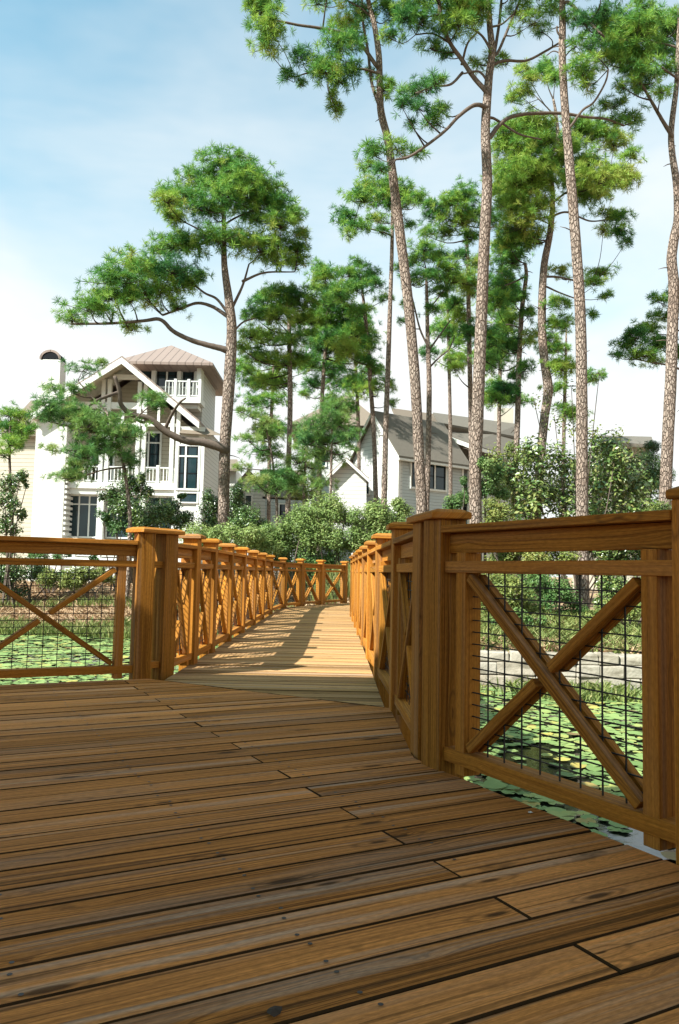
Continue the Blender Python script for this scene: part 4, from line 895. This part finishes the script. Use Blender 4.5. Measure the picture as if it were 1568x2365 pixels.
for i in top:
    x,y,rd=cand[i]; o=bpy.data.objects.new('lily_pad',PM[pr.integers(0,9)]); C.objects.link(o); o.location=(x,y,-.994+pr.uniform(0,.010)); o.scale=(rd,rd,rd*.6); o.rotation_euler=(0,0,pr.uniform(0,6.28))
    if x>0: tag(o,'round green lily pad floating on the pond beyond the right fence panel','lily pad','lily pads beyond the right fence')
    else: tag(o,'round green lily pad floating on the pond beyond the left fence panel','lily pad','lily pads beyond the left fence')
vs=[];fs=[];tt=[];b=0
for i,(x,y,rd) in enumerate(cand):
    if i in ts: continue
    v=pad_verts(rd,pr); v[:,2]*=.6; v+=np.array([x,y,-.994+pr.uniform(0,.010)]); vs.append(v); t_=pr.uniform()
    for k in range(1,13): fs+=[b,b+k,b+k+1]; tt.append(t_)
    b+=14
me=mesh_np('lily_pads',np.concatenate(vs),np.array(fs),3,np.array(tt),True); me.materials.append(M['pad'])
tag(link('lily_pads',me),'carpet of smaller and farther lily pads on the pond','lily pads',None,'stuff')
# ------------------------------------------------------------------ buildings
class Fr:
    """wall frame: origin on the ground plan, U along the wall, N outward"""
    def __init__(s,o,u): s.o=V((o[0],o[1],0)); s.u=V((u[0],u[1],0)).normalized(); s.n=V((s.u.y,-s.u.x,0))
    def p(s,u,z,n=0): return s.o+s.u*u+s.n*n+V((0,0,z))
    def box(s,mb,u0,u1,z0,z1,n0,n1,tint=.5):
        vs=[s.p(u0,z0,n1),s.p(u1,z0,n1),s.p(u1,z0,n0),s.p(u0,z0,n0),s.p(u0,z1,n1),s.p(u1,z1,n1),s.p(u1,z1,n0),s.p(u0,z1,n0)]
        mb.faces(vs,[(0,1,5,4),(1,2,6,5),(2,3,7,6),(3,0,4,7),(3,2,1,0),(4,5,6,7)],None,tint)
def win(root,fr,u0,u1,z0,z1,n,cols=(),rows=(),t=.07,mat='white',name='window',sash=None):
    """frame of bars set on the wall with a dark pane behind"""
    mb=MB()
    fr.box(mb,u0-t,u1+t,z1,z1+t,n,n+.07); fr.box(mb,u0-t,u1+t,z0-t,z0,n,n+.09)
    fr.box(mb,u0-t,u0,z0,z1,n,n+.07); fr.box(mb,u1,u1+t,z0,z1,n,n+.07)
    for c in cols: fr.box(mb,c-t*.45,c+t*.45,z0,z1,n,n+.06)
    for r_ in rows: fr.box(mb,u0,u1,r_-t*.4,r_+t*.4,n,n+.055)
    w_=mk(name,mb,M[mat],root)
    mb=MB(); fr.box(mb,u0,u1,z0,z1,n-.02,n+.015); mk('pane',mb,M['glass'],w_)
    if sash:
        mb=MB(); us=sorted([u0,*cols,u1])
        for a,b in zip(us[:-1],us[1:]):
            for zz in sash: fr.box(mb,a+.03,b-.03,zz-.02,zz+.02,n+.016,n+.035)
            fr.box(mb,a+t*.5,a+t*.5+.05,z0,z1,n+.016,n+.035); fr.box(mb,b-t*.5-.05,b-t*.5,z0,z1,n+.016,n+.035)
        mk('sash',mb,M['black'],w_)
    return w_
def railing(root,fr,u0,u1,z0,z1,n,step=.13,posts=()):
    mb=MB(); fr.box(mb,u0,u1,z1-.06,z1,n-.04,n+.04); fr.box(mb,u0,u1,z0+.06,z0+.11,n-.03,n+.03)
    k=int((u1-u0)/step)
    for i in range(k+1): uu=u0+(u1-u0)*i/max(k,1); fr.box(mb,uu-.018,uu+.018,z0+.11,z1-.06,n-.018,n+.018)
    for uu in posts: fr.box(mb,uu-.07,uu+.07,z0,z1+.08,n-.07,n+.07)
    mk('balustrade',mb,M['white'],root)
def wall(root,fr,u0,u1,z0,z1,n0,n1,mat,name='wall'):
    mb=MB(); fr.box(mb,u0,u1,z0,z1,n0,n1); return mk(name,mb,M[mat],root)
def slab(root,pts,th,mat,name='roof'):
    mb=MB(); mb.prism(pts,(0,0,th)); return mk(name,mb,M[mat],root)
# ---- the white gabled house at left, front plane Y=36
YH=36.0; Y1=37.6
fr=Fr((0,YH),(1,0))                       # u = world x, n outward = towards the viewer (-y)
def q(x,y,Y=YH): p=W(x,y,Y); return p.x,p.z
hx=lambda x,y=1000,Y=YH: q(x,y,Y)[0]
hz=lambda y,x=300,Y=YH: q(x,y,Y)[1]
h1=thing('white_house','white three-storey house with open timbered front gable, tall chimney and lookout tower','house',(hx(280),YH+2,gz(hx(280),YH)))
zg=-.3
D1=YH-Y1
# recessed main wall with gable
ax_,az_=q(292,838); lx,lz=q(88,968); rx_,rz_=q(462,984)
xl0=hx(135,1100); xr0=hx(408,1100)
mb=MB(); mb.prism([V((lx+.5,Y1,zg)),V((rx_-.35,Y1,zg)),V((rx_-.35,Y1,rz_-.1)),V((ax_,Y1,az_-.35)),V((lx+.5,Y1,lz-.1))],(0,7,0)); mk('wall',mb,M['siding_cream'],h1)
# gable roof
n0=YH-.75
def gslab(a,b,th,name):
    dx,dz=b[0]-a[0],b[1]-a[1]; mb=MB(); mb.prism([V((a[0],n0,a[1])),V((b[0],n0,b[1])),V((b[0],n0,b[1]+th)),V((a[0],n0,a[1]+th))],(0,9.2,0)); mk(name,mb,M['metalroof'],h1)
gslab((lx-.1,lz),(ax_,az_),.13,'roof'); gslab((ax_,az_),(rx_+.1,rz_),.13,'roof')
for a,b in (((lx-.1,lz),(ax_,az_)),((ax_,az_),(rx_+.1,rz_))):       # white rake boards and soffit
    mb=MB(); mb.prism([V((a[0],n0-.07,a[1]-.26)),V((b[0],n0-.07,b[1]-.26)),V((b[0],n0-.07,b[1]+.03)),V((a[0],n0-.07,a[1]+.03))],(0,.068,0)); mk('rake_board',mb,M['white'],h1)
    mb=MB(); mb.prism([V((a[0],n0,a[1]-.10)),V((b[0],n0,b[1]-.10)),V((b[0],n0,b[1]-.012)),V((a[0],n0,a[1]-.012))],(0,2.2,0)); mk('soffit',mb,M['cream'],h1)
def roofz(u): return (lz+(az_-lz)*(u-lx)/(ax_-lx)) if u<ax_ else (az_+(rz_-az_)*(u-ax_)/(rx_-ax_))
zb0=hz(1137); zb1=hz(1115)
for xp in (240,324,403):
    u=hx(xp,1050)
    for o in (-.16,.12):
        mb=MB(); fr.box(mb,u+o-.09,u+o+.09,zb1,roofz(u)-.2,-.22,-.02); mk('column',mb,M['white'],h1)
for yy,x0_,x1_,h in ((934,165,330,.2),(978,130,405,.1),(868,262,322,.14)):
    mb=MB(); fr.box(mb,hx(x0_,yy),hx(x1_,yy),hz(yy)-h,hz(yy)+h*.5,-.25,-.05); mk('beam',mb,M['white'],h1)
for xp in (205,282,365): 
    u=hx(xp,960); mb=MB(); fr.box(mb,u-.06,u+.06,hz(978),hz(934),-.2,-.09); mk('beam',mb,M['white'],h1)
# balcony floor with stepped cornice
mb=MB(); fr.box(mb,hx(128),hx(411),zb0+.14,zb1,-1.6,.12); fr.box(mb,hx(130),hx(409),zb0-.12,zb0+.138,-1.6,.02); mk('balcony',mb,M['white'],h1)
railing(h1,fr,hx(328,1100),hx(400,1100),zb1,hz(1077),-.1,.16,(hx(363,1100),)); railing(h1,fr,hx(246,1100),hx(320,1100),zb1,hz(1077),-.1,.16); railing(h1,fr,hx(150,1100),hx(236,1100),zb1,hz(1077),-.1,.16)
# second floor openings in the recessed wall
k=lambda x,y: q(x,y,Y1)
for x0_,x1_,y0_,y1_,cols,rows in ((334,369,1080,1000,(343,),(1022,)),(155,180,1085,1000,(),(1022,)),(215,262,1110,1010,(238,),(1030,))):
    win(h1,fr,k(x0_,1040)[0],k(x1_,1040)[0],k(300,y0_)[1],k(300,y1_)[1],D1,[k(c,1040)[0] for c in cols],[k(300,r_)[1] for r_ in rows],.09,sash=[k(300,(y0_+y1_)/2+8)[1]])
# bay at right
bx0,bx1=hx(409,1100),hx(471,1100)
wall(h1,fr,bx0,bx1,zg,hz(985),-4.2,.25,'siding')
for ua,ub in ((bx0-.05,bx0+.12),(bx1-.25,bx1+.03)):
    mb=MB(); fr.box(mb,ua,ub,zg,hz(985),.25,.3); mk('corner_board',mb,M['white'],h1)
win(h1,fr,hx(414,1080),hx(460,1080),hz(1127),hz(1030),.25,(hx(431,1080),),(hz(1053),),.09,sash=[hz(1092)])
win(h1,fr,hx(418,1150),hx(458,1150),hz(1158),hz(1138),.25,(),(),.06)
a=[W(413,1000,YH-.6),W(512,1006,YH-.6),W(500,1003,YH+2),W(428,997,YH+2)]; top=[W(428,983,YH+.1),W(478,988,YH+.1)]
mb=MB(); mb.faces([a[0],a[1],top[1],top[0],W(512,1004,YH+3.5),W(413,998,YH+3.5)],[(0,1,2,3),(1,4,2),(0,3,5),(0,5,4,1),(3,2,4,5)]); mk('bay_roof',mb,M['tanroof'],h1)
# first floor: recessed porch with tall dark openings
z1a,z1b=hz(1240),hz(1146)
for xa,xb,nb in ((128,150,-1.2),(222,237,-.4),(318,332,-.4),(396,408,-1.2)):
    mb=MB(); fr.box(mb,hx(xa,1190),hx(xb,1190),zg,zb0-.125,nb,-.05); mk('porch_column',mb,M['white'],h1)
win(h1,fr,hx(152,1190),hx(219,1190),z1a,z1b,-.5,(hx(174,1190),hx(198,1190)),(hz(1165),),.07)
win(h1,fr,hx(240,1190),hx(316,1190),z1a,z1b,-.6,(hx(262,1190),hx(290,1190)),(hz(1165),),.07)
win(h1,fr,hx(335,1190),hx(393,1190),z1a,z1b,-.6,(hx(362,1190),),(hz(1165),),.07)
zp=hz(1290)
mb=MB(); fr.box(mb,hx(70,1290),hx(410,1290),zp-.18,zp,-1.2,.5); fr.box(mb,hx(70,1290),hx(270,1290),zg-.3,zp-.185,-1.2,.3); mk('porch_floor',mb,M['white'],h1)
railing(h1,fr,hx(178,1280),hx(235,1280),zp,hz(1258),.4,.17,(hx(178,1280),hx(235,1280))); railing(h1,fr,hx(240,1280),hx(275,1280),zp,hz(1258),.4,.17); railing(h1,fr,hx(130,1280),hx(172,1280),zp,hz(1258),.4,.17)
mb=MB()
for i in range(5): fr.box(mb,hx(185,1310),hx(232,1310),zp-.19-.17*(i+1),zp-.192-.17*i,.5+.28*i,.5+.28*(i+1))
mk('stairs',mb,M['white'],h1)
# chimney with arched black cap
fc=Fr((0,YH-.4),(1,0)); hc=lambda x,y: W(x,y,YH-.4)
cx0,cx1=hc(94,1000).x-.45 if False else hc(85,960).x, hc(134,960).x; ct=hc(115,830).z
mb=MB(); fc.box(mb,cx0,cx1,zg-.2,ct,-.75,0); mk('chimney',mb,M['stucco'],h1,.02)
mb=MB(); fc.box(mb,cx1-.01,hc(152,1150).x-.08,zg-.2,hc(115,985).z,-1.1,.02); 
mk('chimney_breast',mb,M['stucco'],h1,.02)
mb=MB(); zz=hc(115,1235).z; 
while zz<hc(115,1050).z: fc.box(mb,hc(152,1150).x-.079,hc(152,1150).x+.03,zz,zz+.12,-1.0,0); zz+=.24
mk('quoin',mb,M['stucco'],h1)
mb=MB(); cc=(cx0+cx1)/2; rw=(cx1-cx0)/2-.02; arc=[V((cc+rw*math.cos(t),YH-.41,ct+.02+rw*.86*math.sin(t))) for t in np.linspace(0,math.pi,15)]; mb.prism(arc,(0,.77,0)); mk('chimney_cap',mb,M['black'],h1)
mb=MB(); 
for i in range(14):
    a,b=[(cc+(rw+.03)*math.cos(t),ct+.02+(rw*.86+.03)*math.sin(t)) for t in (math.pi*i/14,math.pi*(i+1)/14)]
    a2,b2=[(cc+(rw-.07)*math.cos(t),ct+.02+(rw*.86-.07)*math.sin(t)) for t in (math.pi*i/14,math.pi*(i+1)/14)]
    mb.prism([V((a[0],YH-.44,a[1])),V((b[0],YH-.44,b[1])),V((b2[0],YH-.44,b2[1])),V((a2[0],YH-.44,a2[1]))],(0,.029,0))
mk('cap_rim',mb,M['metalroof'],h1)
# left wing
yw=38.5; fw=Fr((0,yw),(1,0)); wx0=W(2,1100,yw).x-1.5; wx1=W(92,1100,yw).x; we=W(40,1005,yw).z; wr=W(40,930,yw+3).z
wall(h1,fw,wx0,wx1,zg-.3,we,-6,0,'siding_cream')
gx0=W(15,930,yw).x
slab(h1,[V((gx0,yw-.4,we-.1)),V((wx1,yw-.4,we-.1)),V((wx1,yw+3,wr)),V((gx0,yw+3,wr))],.14,'tanroof'); slab(h1,[V((gx0,yw+3.003,wr)),V((wx1,yw+3.003,wr)),V((wx1,yw+6.2,we)),V((gx0,yw+6.2,we))],.14,'tanroof')
# lookout tower
YT=41.0; ft=Fr((0,YT),(1,0)); t_=lambda x,y: W(x,y,YT)
tx0,tx1=t_(318,900).x,t_(468,900).x; te=t_(390,852).z
wall(h1,ft,tx0,tx1,t_(390,1000).z,te,-4.2,0,'siding')
for x0_,x1_ in ((323,350),(362,409),(422,448)): win(h1,ft,t_(x0_,880).x,t_(x1_,880).x,t_(390,893).z,t_(390,845).z,0,([(t_(x0_,880).x+t_(x1_,880).x)/2] if x1_-x0_>40 else []),(),.1,sash=[t_(390,868).z])
for xp in (356,415,455,466):
    u=t_(xp,880).x; mb=MB(); ft.box(mb,u-.11,u+.11,t_(390,935).z,te,.02,.9 if xp in(466,) else .2); mk('tower_post',mb,M['white'],h1)
mb=MB(); ft.box(mb,t_(392,935).x,t_(473,935).x,t_(430,942).z,t_(430,929).z,.001,1.3); ft.box(mb,t_(400,935).x,t_(465,935).x,t_(430,952).z,t_(430,943).z,.001,1.0); mk('tower_balcony',mb,M['white'],h1)
railing(h1,ft,t_(394,900).x,t_(471,900).x,t_(430,929).z,t_(430,892).z,1.2,.17,(t_(416,900).x,t_(446,900).x,t_(471,900).x))
ex0,ex1=t_(283,850).x,t_(502,850).x; yf,yb=YT-1.5,YT+5.6; xm=t_(376,800).x; zt=W(376,797,(yf+yb)/2).z
e=[V((ex0,yf,te-.02)),V((ex1,yf,te-.02)),V((ex1,yb,te-.02)),V((ex0,yb,te-.02))]
mb=MB(); ap=V((xm,(yf+yb)/2,zt)); e2=[p_-V((0,0,.14)) for p_ in e]
mb.faces(e+[ap]+e2,[(0,1,4),(1,2,4),(2,3,4),(3,0,4),(5,6,1,0),(6,7,2,1),(7,8,3,2),(8,5,0,3),(8,7,6,5)]); mk('tower_roof',mb,M['metalroof'],h1)
# ---- the grey-white house in the middle
u1=V((.8,.6)).normalized(); c0=V((3.14,42.0)); fs_=Fr(c0,u1); d2=V((-.6,.8)); fg=Fr(c0+d2*4.0,-d2)
h2=thing('gabled_house','grey-white shingled house with steep gable and triple window, seen between the trunks','house',(3.1,44,gz(3,42)))
ZE=7.43; ZA=9.83
def pp(t,s,z): p_=c0+u1*t+d2*s; return V((p_.x,p_.y,z))
mb=MB(); mb.prism([pp(0,0,-.3),pp(0,4,-.3),pp(0,4,ZE),pp(0,2,ZA),pp(0,0,ZE)],V((u1.x,u1.y,0))*.3); mk('wall',mb,M['shingle_wall'],h2)
mb=MB(); mb.prism([pp(.302,.002,-.3),pp(.302,3.998,-.3),pp(.302,3.998,ZE),pp(.302,2,ZA-.02),pp(.302,.002,ZE)],V((u1.x,u1.y,0))*4.7); mk('wall',mb,M['siding_grey'],h2)
pit=(ZA-ZE)/2
def sl2(s0,z0,s1,z1,t0,t1,mat='shingle',root=h2,th=.13):
    mb=MB(); mb.prism([pp(t0,s0,z0),pp(t1,s0,z0),pp(t1,s1,z1),pp(t0,s1,z1)],(0,0,th)); mk('roof',mb,M[mat],root)
sl2(-.35,ZE-.35*pit+.02,2,ZA+.02,-.28,5.3); sl2(2.002,ZA+.02,4.35,ZE-.35*pit+.02,-.28,12)
for s0,s1 in ((-.36,2),(4.36,2)):
    z0=ZE-.36*pit; mb=MB(); mb.prism([pp(-.33,s0,z0-.14),pp(-.33,s1,ZA-.14),pp(-.33,s1,ZA+.10),pp(-.33,s0,z0+.10)],V((u1.x,u1.y,0))*.048); mk('rake_board',mb,M['white'],h2)
for ua,ub in ((-.02,.14),(4.86,5.0)):
    mb=MB(); fs_.box(mb,ua,ub,-.3,ZE-.05,0,.03); mk('corner_board',mb,M['white'],h2)
mb=MB(); fs_.box(mb,-.3,5.3,ZE-.52,ZE-.40,.28,.40); mk('gutter',mb,M['white'],h2)
# triple window on the side wall and the small ones on the gable
sw=lambda x,y: (lambda t:(t,W(x,y,c0.y+u1.y*t).z))(( (x-784)/F*c0.y*1.0 - c0.x)/(u1.x-(x-784)/F*u1.y))
zt_=sw(985,1068)[1]; zb_=sw(985,1128)[1]
uw=[sw(x,1100)[0] for x in (949,976,1003,1028)]
win(h2,fs_,uw[0],uw[3],zb_,zt_,0.0,(uw[1],uw[2]),(),.11,sash=[(zt_+zb_)/2])
for uu,z0,z1 in ((2.65,5.55,6.25),(1.15,5.3,6.1)): win(h2,fg,uu,uu+.42,z0,z1,0,(),(),.06)
# black sheet standing in for the porch recess shade, wing to the right, cross roof with white fascia
mb=MB(); fs_.box(mb,5.02,6.1,-.3,6.6,-.6,-.55); mk('recess_shade_sheet',mb,M['black'],h2)
mb=MB(); fs_.box(mb,5.35,5.6,-.3,6.9,-.05,.2); mk('column',mb,M['white'],h2)
mb=MB(); fs_.box(mb,6.1,12,-.3,6.9,-3,-.02); mk('wing_wall',mb,M['siding'],h2)
def pw(x,y,Y): return W(x,y,Y)
slab(h2,[pw(1022,1004,46.5),pw(1085,1030,46),pw(1190,1062,48),pw(1200,985,54),pw(1000,958,51)],.16,'shingle')
mb=MB(); a,b=pw(1020,1006,46.3),pw(1086,1031,45.8); mb.beam(a,b,(0,0,1),.24,.08); b2=pw(1186,1062,47.8); mb.beam(b,b2,(0,0,1),.2,.08); mk('fascia',mb,M['white'],h2)
slab(h2,[pw(905,948,50),pw(1125,978,55),pw(1160,1030,52),pw(930,1000,47)],.16,'tanroof')
mb=MB(); p0=pw(1148,1010,54); p1=pw(1186,943,54); mb.box(p0.x,p1.x,54,55.1,6,p1.z); mk('chimney',mb,M['cream'],h2)
# small front gable with white column at left of this house
Yg=41.0; g_=lambda x,y: W(x,y,Yg)
mb=MB(); mb.prism([g_(760,1200),g_(846,1200),g_(846,1108),g_(799,1068),g_(760,1100)],(0,3,0)); mk('porch_wall',mb,M['shingle_wall'],h2)
for a,b in ((g_(752,1110),g_(799,1064)),(g_(799,1064),g_(852,1112))):
    mb=MB(); mb.prism([a-V((0,.3,0)),b-V((0,.3,0)),b+V((0,-.3,.15)),a+V((0,-.3,.15))],(0,3.4,0)); mk('porch_roof',mb,M['tanroof'],h2)
    mb=MB(); mb.prism([a-V((0,.36,.1)),b-V((0,.36,.1)),b+V((0,-.36,.08)),a+V((0,-.36,.08))],(0,.058,0)); mk('rake_board',mb,M['white'],h2)
# ---- hip-roofed block behind it
h4=thing('hip_roofed_house','white house with a tan hip roof behind the young pine','house',(W(780,1100,52).x,52,.1))
mb=MB(); a=W(690,985,52); b=W(868,985,52); mb.box(a.x,b.x,52,59,-.2,a.z); mk('wall',mb,M['siding'],h4)
e=[V((W(664,980,51.3).x,51.3,W(700,980,51.3).z)),V((W(890,980,51.3).x,51.3,W(700,980,51.3).z)),V((W(890,980,51.3).x,60,W(700,980,51.3).z)),V((W(664,980,51.3).x,60,W(700,980,51.3).z))]; ap=W(803,912,55.6)
mb=MB(); mb.faces(e+[ap],[(0,1,4),(1,2,4),(2,3,4),(3,0,4),(3,2,1,0)]); mk('roof',mb,M['tanroof'],h4)
f4=Fr((0,52),(1,0)); win(h4,f4,W(728,1040,52).x,W(752,1040,52).x,W(740,1075,52).z,W(740,1030,52).z,0,(),(),.1); win(h4,f4,W(826,1040,52).x,W(850,1040,52).x,W(740,1030,52).z,W(740,998,52).z,0,(),(),.1)
mb=MB(); a=W(700,1165,51.7); b=W(720,1065,51.7); mb.box(a.x,b.x,51.1,51.7,-.2,b.z); mk('column',mb,M['white'],h4)
# ---- cottage between the broad pine and the hip-roofed block
Yc=46; h3=thing('cottage','small white cottage with a tan roof behind the pale young pine','house',(W(610,1150,Yc).x,Yc,.1))
c_=lambda x,y: W(x,y,Yc)
mb=MB(); mb.prism([c_(548,1225),c_(612,1225),c_(612,1130),c_(575,1094),c_(548,1124)],(0,5,0)); mk('wall',mb,M['siding'],h3)
mb=MB(); mb.prism([c_(612.5,1225),c_(705,1225),c_(705,1150),c_(612.5,1150)],(0,4,0)); mk('wall',mb,M['siding_grey'],h3)
slab(h3,[c_(606,1152),c_(712,1156),W(700,1092,Yc+3),W(600,1090,Yc+3)],.14,'tanroof')
for a,b in ((c_(540,1130),c_(575,1090)),(c_(575,1090),c_(616,1134))):
    mb=MB(); mb.prism([a-V((0,.3,0)),b-V((0,.3,0)),b+V((0,-.3,.14)),a+V((0,-.3,.14))],(0,5.4,0)); mk('roof',mb,M['tanroof'],h3)
fcx=Fr((0,Yc),(1,0)); win(h3,fcx,c_(646,1170).x,c_(662,1170).x,c_(650,1200).z,c_(650,1165).z,0,(),(),.08,sash=[c_(650,1182).z]); win(h3,fcx,c_(568,1160).x,c_(580,1160).x,c_(570,1172).z,c_(570,1145).z,0,(),(),.08)
# ---- pale house behind the bay of the white house and beige one far right
Yd=50; h5=thing('pale_house','pale house sliver between the white house and the broad pine trunk','house',(W(490,1100,Yd).x,Yd,.1))
mb=MB(); a,b=W(474,1225,Yd),W(545,1085,Yd); mb.box(a.x,b.x,Yd,Yd+6,-.2,b.z); mk('wall',mb,M['stucco'],h5)
slab(h5,[W(466,1086,Yd-.5),W(552,1088,Yd-.5),W(548,1066,Yd+3),W(470,1064,Yd+3)],.15,'tanroof')
f5=Fr((0,Yd),(1,0)); win(h5,f5,W(480,1120,Yd).x,W(492,1120,Yd).x,W(490,1140,Yd).z,W(490,1108,Yd).z,0,(),(),.08)
Ye=44; h6=thing('beige_house','beige house with a dark roof mostly hidden by the magnolia','house',(W(1440,1050,Ye).x,Ye,.1))
mb=MB(); a,b=W(1395,1200,Ye),W(1500,1030,Ye); mb.box(a.x,b.x,Ye,Ye+6,-.2,b.z); mk('wall',mb,M['cream'],h6)
slab(h6,[W(1388,1030,Ye-.6),W(1510,1034,Ye-.6),W(1505,1016,Ye+3),W(1395,1013,Ye+3)],.2,'shingle')
f6=Fr((0,Ye),(1,0)); win(h6,f6,W(1440,1050,Ye).x,W(1458,1050,Ye).x,W(1450,1065,Ye).z,W(1450,1036,Ye).z,0,(),(),.08); win(h6,f6,W(1395,1050,Ye).x,W(1413,1050,Ye).x,W(1450,1065,Ye).z,W(1450,1036,Ye).z,0,(),(),.08)
